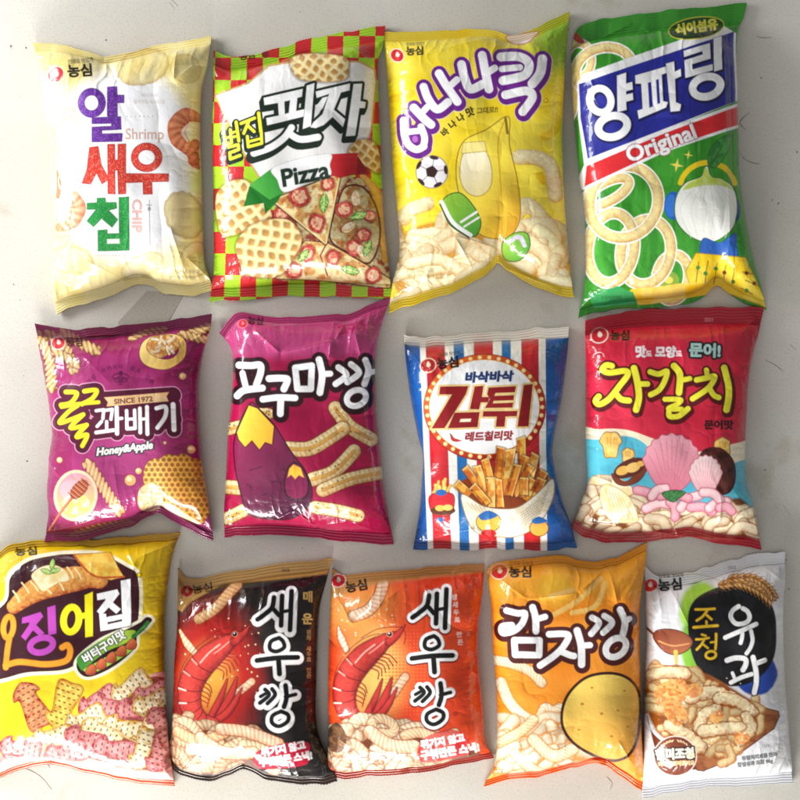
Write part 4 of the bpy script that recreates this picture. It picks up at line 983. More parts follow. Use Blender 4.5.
def art_squid(p):
    p.fr(0, 525, 3.077)
    p.shape([('p', FULL)], [(0, mottle('#e4c012', '#ecce24', .03, 4))])
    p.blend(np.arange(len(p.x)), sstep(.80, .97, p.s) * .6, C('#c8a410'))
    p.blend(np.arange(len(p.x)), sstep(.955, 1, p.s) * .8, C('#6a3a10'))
    p.fr(0, 535, 4.444)
    # brown shape with white glow
    DK = '#3a0f1a'
    body = [('q', [(30, 290), (45, 190), (120, 120), (230, 92), (330, 84), (450, 90), (560, 140), (612, 190), (612, 380), (560, 420), (480, 470), (360, 560), (280, 600), (120, 612), (10, 640), (-60, 640), (-60, 400)])]
    p.shape(body, [(16, '#f8f4d8', .9), (0, DK)])
    p.shape([('q', [(340, 570), (370, 530), (450, 470), (560, 420), (620, 390), (650, 366), (674, 380), (640, 420), (610, 440), (600, 500), (540, 560), (460, 610), (390, 632), (350, 610)])], [(13, '#f8f4d8', .9), (0, '#2a0c12')])
    # stuffed pastry
    p.tube([(60, 320), (150, 250), (260, 210), (380, 190), (440, 200)], 112, '#f0b058', '#a8481c', seed=5, mott=.55, power=.7, taper=[.55, .9, 1.05, 1, .7])
    for x, y, a in [(70, 270, 60), (110, 232, 55), (150, 225, 50), (205, 240, 40), (265, 220, 55), (310, 165, 60), (345, 170, 60)]:
        t = math.radians(a); p.line([(x - 24 * math.cos(t), y - 24 * math.sin(t)), (x + 6, y + 4), (x + 30 * math.cos(t), y + 30 * math.sin(t))], 7, '#fbe8b0')
    p.shape([('q', [(140, 180), (180, 145), (240, 135), (290, 160), (305, 200), (260, 212), (220, 235), (190, 250), (160, 215)])], [(2, '#c8904c'), (0, mottle('#f0d890', '#fbf0c4', .15, 2))])
    for x, y, a in [(205, 162, -160), (232, 130, -80), (245, 158, -20)]: basil(p, x, y, 24, a)
    p.shape([('p', [(328, 88), (400, 84), (490, 78), (520, 140), (548, 185), (490, 200), (430, 182), (385, 160), (350, 120)])], [(3, '#8a4a18'), (0, mottle('#e8b040', '#f4d060', .2, 3))])
    p.line([(330, 90), (385, 158), (440, 188), (550, 186)], 9, '#c05a28')
    # lettering
    OR, PU = '#ee9c28', '#bc48b4'
    p.shape([('c', 24, ell(36, 410, 22, 48, 8, 20), True), ('c', 24, [(40, 460), (30, 520), (24, 590)]), ('c', 26, [(24, 580), (90, 565), (200, 575), (290, 560), (312, 520), (300, 490), (276, 500)])], [(3, '#7a3a0c'), (0, OR)])
    p.shape([('p', [(98, 368), (180, 342), (192, 362), (160, 400), (196, 436), (176, 452), (146, 424), (112, 470), (92, 452), (128, 400), (130, 388), (96, 394)]), ('p', [(210, 322), (246, 312), (250, 438), (214, 446)]), ('s', 28, ell(184, 490, 52, 32, -14, 26), True)],
            [(4, '#2a0812'), (0, PU)])
    p.shape([('s', 30, ell(316, 376, 34, 56, 8, 26), True), ('p', [(376, 268), (412, 252), (412, 450), (378, 456)]), ('s', 26, [(356, 362), (384, 356)])], [(4, '#2a0812'), (0, '#f6e81c')])
    p.shape([('p', [(430, 262), (520, 242), (530, 262), (500, 300), (536, 330), (516, 350), (482, 322), (450, 358), (430, 340), (468, 290), (468, 284), (432, 290)]), ('p', [(536, 204), (578, 196), (582, 340), (542, 346)]),
             ('p', [(440, 352), (470, 350), (472, 366), (544, 352), (544, 340), (582, 336), (580, 404), (446, 428)])], [(4, '#2a0812'), (0, '#fbfbfb')])
    p.poly([(476, 388), (542, 374), (542, 384), (478, 398)], '#3a0f1a')
    # green pan of hot butter
    p.shape([('q', [(342, 548), (400, 500), (500, 440), (585, 424), (600, 440), (560, 480), (470, 520), (380, 590), (360, 600)])], [(0, ramp('#3f9030', '#a8cc3c', 80, 650, 125, 640))])
    p.line([(592, 452), (630, 420), (655, 392)], 18, '#2f7a34'); p.line([(605, 440), (640, 408)], 6, '#58a048')
    p.shape([('q', [(370, 600), (440, 560), (520, 515), (600, 470), (590, 510), (500, 570), (420, 610)])], [(0, '#a8d048')])
    for x, y in [(405, 605), (450, 580), (495, 550), (540, 522), (585, 492)]:
        p.shape([('q', [(x - 26, y + 8), (x - 14, y - 18), (x + 8, y - 30), (x + 22, y - 6), (x + 14, y + 14), (x - 8, y + 18)])], [(2, '#4a100a'), (0, ramp('#e07848', '#8a1c10', x / 4.444 - 3, y / 4.444 + 530, x / 4.444 + 3, y / 4.444 + 540))])
    for i, ch in enumerate('버터구이맛'): p.text(ch, 378 + i * 37, 574 - i * 24 - (i > 3) * 2, 42, [(4, '#1c3a14'), (0, '#fbfbf4')], rot=-30, bold=2)
    p.text('신선한', 120, 50, 12, [(0, '#3a2a10')]); p.text('농심', 66, 92, 36, [(0, '#1c140c')], rot=-3, bold=2.5, sx=1.4)
    p.oval(618, 178, 9, 9, '#ecd018', edge='#3a2a10', ew=3)
    p.fr(0, 525, 3.077)
    # crackers
    W_ = ('#f4e8c4', '#cfa868'); P_ = ('#e8a09c', '#b85c60')
    fish(p, squidshape(98, 555, 150, 82, 62), 1, '#dc9864', '#a85434', rot=62); fish(p, squidshape(195, 556, 150, 82, -70), 2, '#f0d060', '#c08c2c', rot=-70)
    L = [(300, 545, -30, P_), (400, 500, -35, W_), (470, 520, -20, P_), (330, 560, 20, P_), (420, 570, 5, P_), (470, 545, -20, W_), (260, 600, -25, W_), (380, 625, 15, W_), (310, 640, 30, W_), (455, 640, -60, W_), (160, 655, -10, W_), (260, 660, 20, P_), (350, 690, 10, P_), (440, 690, -70, W_),
         (490, 700, -70, P_), (60, 690, 10, P_), (200, 700, -10, P_), (500, 620, 60, P_)]
    p.blob([(20, 690), (120, 640), (280, 590), (420, 480), (530, 480), (540, 790), (300, 760), (0, 760)], mottle('#d88a84', '#e8b4a4', .1, 3))
    p.blob([(250, 600), (330, 530), (420, 480), (520, 490), (530, 740), (380, 740), (200, 690)], '#8a4438')
    for i, (x, y, a, c) in enumerate(L): fish(p, squidshape(x, y, 130, 66, a), i + 3, *c, rot=a)
    p.shape([('q', [(0, 735), (120, 715), (300, 740), (450, 760), (560, 780), (560, 900), (0, 900)])], [(0, mottle('#e8a8a0', '#f4d0c8', .08, 5), .7)])
    p.blend(np.arange(len(p.x)), sstep(p.tb - .004, p.tb + .004, p.t) * .9, C('#c8542c')); p.blend(np.arange(len(p.x)), sstep(p.ts + .004, p.ts - .004, p.t) * .5, C('#a06a20'))

# ================================================================== 10 and 11: shrimp snack bags, black and orange
def big_shrimp(p, dk='#74101a', li='#dc4438'):
    """a cooked prawn curled into a C, head at the upper right"""
    for pts in ([(262, 282), (170, 292), (105, 335), (58, 400), (44, 470)], [(262, 286), (190, 312), (120, 342), (64, 420), (56, 520)], [(280, 262), (200, 268), (140, 300)], [(282, 266), (292, 290), (286, 320)]): p.line(pts, 2.6, '#7a1814')
    for k in range(6):      # swimming legs under the head
        p.line([(205 - k * 9, 352 + k * 9), (238 - k * 8, 358 + k * 11), (262 - k * 13, 384 + k * 11)], 4, '#8a1418'); p.line([(207 - k * 9, 354 + k * 9), (240 - k * 8, 360 + k * 11)], 1.6, '#e06050')
    for k in range(5):
        p.line([(128 - k * 2, 446 + k * 16), (152 - k * 2, 462 + k * 15), (160 - k * 4, 486 + k * 12)], 4, '#9a1c20')
    # tail fan
    for pts, w in (([(150, 588), (190, 556), (222, 500), (244, 436)], 34), ([(158, 590), (205, 560), (236, 520), (262, 470)], 26), ([(150, 580), (176, 530), (196, 486), (212, 440)], 22)):
        p.tube(pts, w, '#d83c34', '#6a0c16', taper=[.9, 1, .8, .15], seed=4, outline='#5a0a12', ow=1.2)
    body = [(252, 290), (205, 322), (150, 366), (106, 420), (84, 480), (90, 540), (120, 580), (165, 592)]; tp = [.30, .80, 1.08, 1.12, 1.05, .95, .8, .5]
    p.tube(body, 78, li, dk, taper=tp, seed=3, mott=.28, outline='#5a0a12', ow=1.5)
    q = spline(body, 8); m = len(q)
    for f in (.36, .46, .56, .65, .74, .82, .90):
        i = int(f * (m - 1)); d = q[min(i + 1, m - 1)] - q[i - 1]; d = d / np.hypot(*d); n = np.array([-d[1], d[0]]); W = 39 * np.interp(f, np.linspace(0, 1, len(tp)), tp)
        c = q[i]; p.line([c + n * W * .95, c + d * 9, c - n * W * .95], 3, '#5c0a14')
        o_ = c + d * 7; sgn = 1 if (o_ + n * W)[0] < (o_ - n * W)[0] else -1
        p.line([o_ + n * sgn * W * .92, o_ + n * sgn * W * .35 + d * 3], 5.5, '#f4cfc0' if f > .5 else '#ee9a88')
    p.line([(226, 306), (190, 336), (168, 352)], 4, '#f0a090'); p.line([(186, 322), (150, 350), (120, 384)], 5, '#f6b8a8')
    p.tube([(236, 312), (262, 290), (290, 256)], 26, '#d03a30', '#74101a', taper=[1.1, .8, .05], outline='#5a0a12', ow=1)
    p.oval(237, 287, 8, 8, '#120608', edge='#e8a080', ew=2); p.oval(235, 284, 2.4, 2.4, '#ffffff')

def ribbed(p, pts, w, seed=1, taper=None, c1='#fbe4c4', c2='#c07848', per=15):
    p.tube(pts, w, c1, c2, per=per, dep=.5, skew=.35, taper=taper, seed=seed, outline='#7a3818', ow=1.2)

def saeukkang(p, outline):
    """brush lettering down the bag, in the frame (230, 570, 4)"""
    T = [('c', 20, [(176, 110), (168, 150), (138, 178), (110, 198)]), ('c', 19, [(168, 150), (196, 182)]), ('s', 20, [(208, 104), (204, 222)]), ('s', 20, [(246, 86), (240, 240)]), ('s', 15, [(206, 168), (240, 162)]),
         ('c', 17, [(196, 272), (164, 286), (160, 316), (186, 326), (216, 310), (212, 286), (196, 272)]), ('c', 21, [(108, 362), (190, 352), (270, 350)]), ('c', 21, [(194, 358), (198, 416)]),
         ('c', 17, [(140, 478), (156, 500), (120, 532)]), ('c', 17, [(168, 476), (180, 500), (150, 534)]), ('c', 15, [(122, 506), (150, 490)]), ('c', 20, [(222, 462), (226, 510), (216, 548)]), ('c', 16, [(222, 508), (262, 498)]),
         ('c', 17, [(204, 566), (170, 584), (168, 612), (196, 626), (230, 606), (232, 580), (204, 566)])]
    p.shape(T, [(15, outline)], dy=4); p.shape(T, [(12, '#fbfbfb')]); p.shape(T, [(0, '#0e0c0e')])

def art_shrimp_black(p):
    p.fr(165, 550, 3.404)
    p.shape([('p', FULL)], [(0, mottle('#171313', '#221c1b', .04, 4))])
    x0, y0 = p.T([(165, 420)])[0]
    r = np.hypot((p.x - x0) / 46, (p.y - y0) / 66)
    p.blend(np.arange(len(p.x)), (1 - sstep(.55, 1.35, r + .25 * (fbm(p.x * .05, p.y * .05, 3) - .5))), C('#b41c14'))
    x0, y0 = p.T([(150, 440)])[0]
    p.blend(np.arange(len(p.x)), (1 - sstep(.1, 1.0, np.hypot((p.x - x0) / 36, (p.y - y0) / 48))) * .9, C('#f0b040'))
    rg = random.Random(5)
    for k in range(60): p.oval(rg.uniform(60, 330), rg.uniform(230, 500), rg.uniform(1, 3), None, '#f6d0a0')
    ribbed(p, [(115, 235), (170, 200), (215, 150), (245, 118)], 34, 2, c1='#f0c890', c2='#a86030'); ribbed(p, [(50, 275), (75, 320), (112, 362)], 26, 4, [.3, 1, .8]); ribbed(p, [(240, 492), (275, 465), (295, 448)], 24, 5)
    big_shrimp(p)
    p.pile([(20, 600), (120, 590), (220, 600), (320, 640), (400, 690), (330, 740), (60, 760), (10, 700)], 34, 120, 36, '#f8deb4', '#8a4c24', seed=7, bed='#5a2a12', per=15, dep=.5, a0=-50, a1=50, bend=.5, sort=True, outline='#7a3818', ow=1, skew=.35)
    ribbed(p, [(40, 620), (120, 650), (210, 620)], 34, 6, c1='#f6d8a8'); ribbed(p, [(120, 640), (200, 690), (300, 690)], 40, 8); ribbed(p, [(190, 610), (280, 620), (385, 660)], 38, 9)
    p.shape([('q', [(300, 700), (360, 668), (480, 655), (490, 700), (470, 735), (330, 745)])], [(0, '#b01434')])
    p.text('튀기지 않고', 330, 704, 28, [(0, '#fbf4f4')], rot=-10, bold=2); p.text('구워만든 스낵!', 322, 738, 27, [(0, '#fbf4f4')], rot=-8, bold=2)
    p.fr(230, 570, 4.0)
    saeukkang(p, '#f6f2ee')
    p.text('매', 290, 128, 42, [(0, '#e8c070')], bold=1.5); p.text('운', 288, 216, 42, [(0, '#e8c070')], bold=1.5)
    for i, ch in enumerate('진짜 새우로 만든'): p.text(ch, 306, 258 + i * 22, 18, [(0, '#b8925a')], bold=.6)
    p.fr(165, 550, 3.404)
    # silver grey side gusset and golden sealed top
    y0 = p.T([(0, 125)])[0][1]
    xx = (p.x - 165) * 3.404; yy = (p.y - 550) * 3.404
    gold = 1 - sstep(0, 3, p.y - (np.interp(xx, [20, 60, 90, 200, 330, 420, 540, 600], [190, 205, 170, 108, 100, 92, 78, 90]) / 3.404 + 550))
    p.blend(np.arange(len(p.x)), gold, C('#b08648'))
    p.blend(np.arange(len(p.x)), (p.t < p.ts) * .6, C('#c49a5c')); p.blend(np.arange(len(p.x)), sstep(p.tb - .006, p.tb, p.t) * .95, C('#3a2a24'))
    p.logo(74, 140, 22, '#a81c20', '#c8a070'); p.text('농심', 95, 150, 30, [(0, '#2a1a10')], rot=-10, bold=1, sx=1.2)
    p.text('1018', 396, 74, 10, [(0, '#4a3418')], bold=.5)

def art_shrimp_orange(p):
    p.fr(320, 550, 3.404)
    p.shape([('p', FULL)], [(0, mottle('#d8401c', '#e04a22', .03, 4))])
    x0, y0 = p.T([(120, 180)])[0]
    p.blend(np.arange(len(p.x)), (1 - sstep(.2, 1.1, np.hypot((p.x - x0) / 55, (p.y - y0) / 50))) * .75, C('#f0a850'))
    x0, y0 = p.T([(190, 420)])[0]
    p.blend(np.arange(len(p.x)), (1 - sstep(.2, 1.0, np.hypot((p.x - x0) / 44, (p.y - y0) / 64))) * .95, C('#f4cc6c'))
    # woven dots
    for i in range(15):
        for j in range(26):
            x, y = 200 + i * 12, 260 + j * 12
            f = math.hypot((x - 300) / 120, (y - 430) / 190)
            if f < 1: p.oval(x, y, 3.4 * (1 - f) + 1, None, '#e86a2c')
    rg = random.Random(6)
    for k in range(50): p.oval(rg.uniform(60, 300), rg.uniform(200, 400), rg.uniform(1, 2.6), None, '#f8e4c0')
    ribbed(p, [(115, 225), (165, 205), (200, 160), (215, 115)], 38, 2); ribbed(p, [(62, 262), (72, 300), (90, 340)], 24, 4, [.2, 1, .8], c1='#fdf0dc'); ribbed(p, [(250, 490), (270, 460), (290, 432)], 28, 5)
    big_shrimp(p)
    p.pile([(20, 620), (120, 600), (240, 600), (400, 640), (540, 690), (560, 740), (300, 740), (20, 740)], 34, 110, 38, '#fae6c4', '#94603a', seed=9, bed='#6a3418', per=15, dep=.5, a0=-40, a1=50, bend=.5, sort=True, outline='#7a3818', ow=1, skew=.35)
    p.tube(ell(215, 600, 40, 24, 20, 16, -200, 90), 32, '#f8dcb4', '#a87850', per=14, dep=.5, outline='#7a3818', seed=4); p.tube([(290, 630), (340, 622), (400, 640), (460, 625)], 34, '#f8dcb4', '#a87850', per=14, dep=.5, outline='#7a3818', seed=5)
    ribbed(p, [(170, 620), (240, 665), (320, 670)], 44, 8); ribbed(p, [(60, 690), (110, 660), (150, 690)], 34, 9)
    for pts in ([(25, 620), (60, 590), (90, 640), (70, 690), (30, 680)],): p.shape([('q', pts)], [(0, mottle('#5a3c2c', '#8a6444', .2, 3))])
    p.shape([('q', [(335, 670), (370, 632), (450, 612), (500, 640), (510, 690), (440, 712), (345, 722)])], [(0, '#c81c2c', .8)])
    p.text('튀기지 않고', 345, 678, 28, [(0, '#fbf4f4')], rot=-10, bold=2); p.text('구워만든 스낵!', 345, 716, 30, [(0, '#fbf4f4')], rot=-9, bold=2.2)
    p.fr(385, 568, 4.0)
    saeukkang(p, '#7a1c10')
    for i, ch in enumerate('생새우로 만든'): p.text(ch, 266 + i * 4, 128 + i * 30, 22, [(0, '#fbe8dc')], bold=.6)
    p.fr(320, 550, 3.404)
    p.oval(462, 558, 7, 7, '#7a2010'); p.oval(462, 558, 4, 4, '#d8401c')
    xx = (p.x - 320) * 3.404
    gold = 1 - sstep(0, 5, p.y - (np.interp(xx, [20, 60, 120, 200, 350, 500, 560, 600], [160, 150, 128, 104, 88, 72, 66, 60]) / 3.404 + 550))
    p.blend(np.arange(len(p.x)), gold * .85, C('#c09050'))
    p.logo(62, 104, 24, '#d42028', '#f6ead8'); nong(p, 90, 146, 36, -10, '#161010', False)
    p.blend(np.arange(len(p.x)), sstep(p.tb - .004, p.tb + .004, p.t) * .95, C('#9a3024'))

# ================================================================== 12: orange potato snack bag
def art_potato(p):
    p.fr(475, 535, 3.077)
    p.shape([('p', FULL)], [(0, mottle('#f08c1c', '#f4982c', .03, 4))])
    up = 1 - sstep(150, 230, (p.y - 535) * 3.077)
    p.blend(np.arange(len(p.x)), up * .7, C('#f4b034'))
    p.blend(np.arange(len(p.x)), (1 - sstep(8, 26, np.hypot(p.x - 556, p.y - 590))) * .4, C('#f8d840'))
    for pts in ([(245, 245), (320, 200), (385, 135)], [(300, 240), (370, 220), (400, 150)], [(230, 190), (300, 170)]): p.tube(pts, 18, '#f8cc74', '#f0a83c', mott=.1)
    tw = lambda pts, w, s, c1='#fdf3d8', c2='#cc9a54': p.tube(pts, w, c1, c2, per=12, dep=.45, skew=.8, seed=s, outline='#b8641c', ow=1.2)
    tw([(50, 385), (110, 395), (170, 420), (205, 455)], 30, 1); tw([(80, 455), (110, 520), (170, 570), (250, 575)], 34, 2); tw([(200, 560), (215, 530), (240, 540), (262, 530)], 26, 8)
    p.pile([(60, 590), (170, 580), (290, 590), (370, 680), (300, 700), (90, 740), (50, 700)], 30, 120, 34, '#fdf0d0', '#b87c38', seed=7, bed='#c87828', a0=-55, a1=50, bend=.35, sort=True, outline='#d08434', ow=1)
    tw([(75, 640), (140, 605), (180, 570)], 30, 3, '#fbe9c0'); tw([(180, 630), (240, 680), (300, 660)], 36, 4)
    # a plain round potato
    p.shape([('q', [(300, 480), (350, 440), (420, 430), (475, 450), (503, 500), (500, 600), (480, 660), (440, 690), (380, 680), (310, 640), (275, 590), (275, 530)])], [(9, '#3a1408'), (0, ramp('#f6d868', '#e0a040', 570, 680, 600, 755))])
    for x, y, r in [(330, 520, 4), (460, 480, 3), (360, 470, 3), (420, 620, 4), (470, 590, 3), (320, 600, 3), (390, 550, 4), (440, 540, 3)]: p.oval(x, y, r * 1.4, r, '#b87c28')
    p.blend(np.arange(len(p.x)), np.zeros(len(p.x)), C('#000000'))
    # title
    p.fr(490, 590, 5.0)
    ti = [('c', 32, [(84, 104), (140, 118), (176, 120), (160, 170), (120, 205), (66, 216), (62, 186), (110, 178)]), ('c', 34, [(214, 88), (228, 140), (230, 206)]), ('c', 30, [(236, 146), (276, 134)]), ('s', 32, [(122, 252), (248, 252), (246, 326), (126, 324)], True),
          ('c', 32, [(296, 222), (390, 224), (370, 280), (320, 330), (250, 378)]), ('c', 32, [(352, 306), (400, 326), (420, 330)]), ('c', 36, [(436, 204), (456, 280), (458, 372)]), ('c', 30, [(470, 278), (500, 276)]),
          ('c', 30, [(510, 138), (546, 166), (506, 220)]), ('c', 30, [(572, 130), (612, 164), (566, 214)]), ('c', 34, [(652, 100), (676, 160), (666, 220)]), ('c', 26, [(684, 156), (700, 144)]), ('s', 32, ell(630, 288, 56, 42, -38, 28), True)]
    p.shape(ti, [(23, '#4a1612')], dx=3, dy=5); p.shape(ti, [(20, '#4a1612'), (0, '#fbfbfb')])
    p.fr(475, 535, 3.077)
    p.logo(75, 112, 25, '#d02424', '#f6e2c0'); nong(p, 104, 130, 34, 0, '#1c120c')
    p.text('유탕처리제품 75g', 96, 728, 10, [(0, '#b06a2c')])
    p.blend(np.arange(len(p.x)), sstep(p.tb - .012, p.tb + .004, p.t) * .8, C('#e0521c')); p.blend(np.arange(len(p.x)), sstep(p.ts + .004, p.ts - .004, p.t) * .5, C('#e8941c'))

# ================================================================== 13: silver white syrup pastry bag
def art_pastry(p):
    p.fr(630, 545, 3.265)
    p.shape([('p', FULL)], [(0, mottle('#dcdcde', '#ecebee', .03, 4))])
    def haze(cx, cy, rx, ry, c, a, lo=.6, hi=1.1):
        x0, y0 = p.T([(cx, cy)])[0]
        r = np.hypot((p.x - x0) / (rx / 3.265), (p.y - y0) / (ry / 3.265)) + .12 * (fbm(p.x * .08, p.y * .08, 4) - .5)
        p.blend(np.arange(len(p.x)), (1 - sstep(lo, hi, r)) * a, C(c))
    haze(235, 215, 80, 105, '#9ccc3c', 1, .78, 1.03); haze(220, 330, 62, 128, '#84bc3c', 1, .75, 1.02); haze(412, 420, 74, 76, '#2448a4', 1, .88, 1.0)
    p.shape([('q', [(190, 250), (205, 190), (250, 155), (330, 130), (420, 150), (468, 210), (478, 300), (465, 380), (410, 440), (330, 460), (250, 430), (205, 360)])], [(2, '#0c0c10', .8), (0, mottle('#09090b', '#15151a', .1, 3))])
    # ears of grain
    for (pts) in ([(300, 130), (360, 125), (420, 150), (470, 190)], [(330, 110), (400, 108), (450, 140), (472, 175)]):
        q = spline(pts, 8); p.line(pts, 3, '#b88440')
        for i in range(0, len(q) - 1, 2):
            x, y = q[i]; d = q[i + 1] - q[i]; a = math.degrees(math.atan2(d[1], d[0])); n = np.array([-d[1], d[0]]) / np.hypot(*d)
            for s in (-1, 1):
                p.oval(x + n[0] * s * 7, y + n[1] * s * 7, 13, 4.6, ['#c88a44', '#b0702c'][(i // 2) % 2], rot=a + s * 24, edge='#5c3010', ew=1.4)
                p.oval(x + n[0] * s * 8 + d[0] * .4, y + n[1] * s * 8 - 1, 7, 1.8, '#f0d49c', rot=a + s * 24)
                p.line([(x + n[0] * s * 10, y + n[1] * s * 10), (x + n[0] * s * 22 + d[0] * 2.2, y + n[1] * s * 22 + d[1] * 2.2)], 1.3, '#b8803c')
    p.line([(120, 105), (220, 95), (300, 118)], 1.6, '#c8a878')
    # serving board
    p.shape([('p', [(200, 700), (420, 528), (484, 545), (488, 560), (470, 600), (330, 700), (240, 738), (220, 735)])], [(3, '#4a2010'), (0, mottle('#8a4c28', '#a4643a', .1, 3, fy=.3))])
    p.shape([('q', [(60, 560), (100, 700), (220, 730), (80, 620)])], [(0, '#6a3018')])
    # spoon of dark syrup
    p.line([(45, 262), (70, 285), (90, 300)], 8, '#7a3a20')
    p.shape([('q', [(78, 300), (100, 278), (160, 282), (202, 310), (190, 340), (150, 358), (110, 345)])], [(3, '#4a1c10'), (0, ramp('#7a3420', '#a8603c', 655, 632, 680, 655))]); p.line([(95, 315), (140, 330), (192, 322)], 5, '#d89860')
    p.tube([(150, 350), (152, 385), (150, 420)], 15, '#f0c860', '#c08420', taper=[1, .7, .5])
    # glazed pastry heap
    heap = [(55, 440), (100, 405), (160, 395), (240, 420), (300, 450), (380, 500), (425, 530), (400, 610), (360, 650), (330, 690), (260, 690), (180, 660), (100, 620), (60, 540)]
    p.blob(heap, mottle('#e0a050', '#f2cc84', .12, 6))
    p.pile(heap, 60, 64, 27, '#fbe2a8', '#a05c20', seed=5, bed='#8a4818', a0=-80, a1=80, bend=.6, outline='#b87434', ow=1.2, sort=True)
    for pts, w, s in [([(70, 430), (120, 415), (180, 420)], 34, 1), ([(200, 500), (260, 480), (330, 500)], 38, 2), ([(225, 600), (240, 560), (280, 535)], 34, 3), ([(240, 610), (310, 600), (375, 600)], 36, 4), ([(290, 500), (350, 510), (400, 545)], 34, 5), ([(130, 590), (180, 620), (230, 660)], 40, 6), ([(380, 560), (400, 600), (360, 640)], 30, 7)]:
        p.tube(pts, w * 1.12, '#fdeec0', '#a85c1c', seed=s, mott=.42, outline='#8a4a1c', ow=1.6, wob=.2)
    for pts in ([(80, 490), (110, 450), (170, 440), (190, 480), (160, 520), (110, 530)], [(110, 540), (160, 520), (190, 560), (150, 590)], [(180, 470), (220, 450), (240, 480), (205, 500)], [(260, 560), (290, 540), (310, 560), (280, 585)], [(340, 620), (380, 610), (390, 640), (350, 650)]):
        p.shape([('q', pts)], [(0, mottle('#e07c34', '#f6b868', .4, 3), .85)])
    rg = random.Random(3)
    for k in range(70):
        x, y = rg.uniform(80, 400), rg.uniform(430, 660); p.oval(x, y, rg.uniform(1.5, 4), None, rg.choice(['#fffbe8', '#fff4d0', '#d88c3c', '#b8682c']), a=.8)
    # round stamp
    p.oval(148, 690, 68, 64, '#7c3a22', edge='#f2e6dc', ew=3)
    for s in (-1, 1):
        for k in range(6): p.oval(148 + s * (10 + k * 9), 640 + k * k * 1.3, 6, 2.6, '#e8c8a0', rot=s * (40 + k * 8))
    p.text('현미조청', 84, 702, 34, [(5, '#2a1810'), (0, '#f4ecdc')], rot=-3, bold=2.2, sx=.92); p.text('으로', 186, 694, 13, [(0, '#f4dca8')], bold=.8)
    p.text('더욱 맛있어졌어요', 94, 724, 15, [(0, '#f4dca8')], rot=-3, bold=.9, sx=.92)
    for i, s in enumerate(['유탕처리제품 한과', '찹쌀유과 조청 96g']): p.text(s, 352 + (1 - i) * 14, 704 + i * 21, 14, [(0, '#2c2c30')], rot=-6, bold=1)
    p.text('1211', 432, 662, 9, [(0, '#6a6a70')]); p.text('1012', 318, 78, 10, [(0, '#6a6a70')])
    # title
    p.fr(680, 580, 6.667)
    YE = '#ecc42c'
    jo = [('c', 15, [(104, 196), (170, 196), (230, 192)]), ('c', 15, [(182, 204), (150, 244), (112, 270)]), ('c', 15, [(176, 232), (210, 262)]), ('c', 13, [(176, 276), (178, 304)]), ('c', 17, [(92, 316), (170, 310), (250, 304)]),
          ('c', 13, [(146, 364), (172, 372)]), ('c', 13, [(108, 396), (150, 394), (192, 386)]), ('c', 14, [(160, 400), (142, 432), (112, 464)]), ('c', 13, [(156, 430), (186, 454)]), ('c', 15, [(240, 360), (240, 410), (236, 462)]), ('c', 12, [(206, 416), (236, 412)]), ('s', 15, ell(206, 500, 34, 25, -8, 22), True)]
    p.shape(jo, [(3, '#8a5a08'), (0, YE)])
    yu = [('c', 30, [(392, 176), (350, 206), (340, 250), (376, 292), (440, 284), (464, 250), (450, 210), (420, 190)]), ('c', 30, [(302, 384), (380, 350), (450, 320), (508, 294)]), ('c', 26, [(416, 356), (412, 390), (404, 420)]), ('c', 26, [(474, 340), (484, 400), (470, 450), (444, 490)]),
          ('c', 34, [(314, 536), (370, 520), (432, 526), (440, 560), (420, 600)]), ('c', 22, [(350, 620), (362, 650)]), ('c', 28, [(340, 684), (410, 650), (478, 628)]), ('c', 34, [(488, 516), (506, 600), (510, 680), (496, 752)]), ('c', 32, [(514, 556), (568, 536)])]
    p.shape(yu, [(8, '#0a0a0e')]); p.shape(yu, [(0, '#fbfbfb')])
    p.fr(630, 545, 3.265)
    p.logo(66, 132, 24, '#d41c24', '#f4f0f0'); nong(p, 92, 150, 38, -4, '#141416')
    p.blend(np.arange(len(p.x)), sstep(p.tb - .004, p.tb + .004, p.t) * .8, C('#c8c8cc'))
# ================================================================== the bags
def flip(pts): return pts
BAGS = []
def B(**k): BAGS.append(k)
B(kind='chip_bag', label='pale yellow and white snack bag with purple, red and green Korean title and pictured prawns', frame=(30, 20, 2.668),
  top=[(12, 65), (60, 68), (120, 80), (180, 97), (205, 103), (260, 92), (350, 70), (430, 55), (487, 48)], right=[(487, 48), (479, 120), (464, 190), (460, 300), (463, 420), (467, 540), (469, 640), (482, 690), (492, 722)],
  bottom=[(75, 785), (120, 768), (187, 747), (245, 722), (285, 706), (320, 708), (360, 728), (427, 738), (492, 722)], left=[(12, 65), (28, 130), (45, 220), (57, 330), (60, 420), (68, 520), (72, 620), (65, 700), (75, 785)],
  base='#efe2a0', art=art_shrimp_chip, seal=(.03, .04), seed=1, thick=.048, rough=.33,
  creases=[(60, 600, 130, 690, 5, 2.5), (60, 740, 290, 690, 6, 4), (290, 690, 470, 700, 6, 4), (390, 560, 430, 690, 6, 3), (430, 640, 490, 700, 5, 3), (300, 640, 300, 710, 10, 3), (400, 90, 400, 190, 6, 3), (400, 190, 470, 110, 5, 3), (60, 90, 200, 110, 6, 3), (210, 110, 260, 200, 8, -3), (170, 650, 260, 700, 5, 2)])
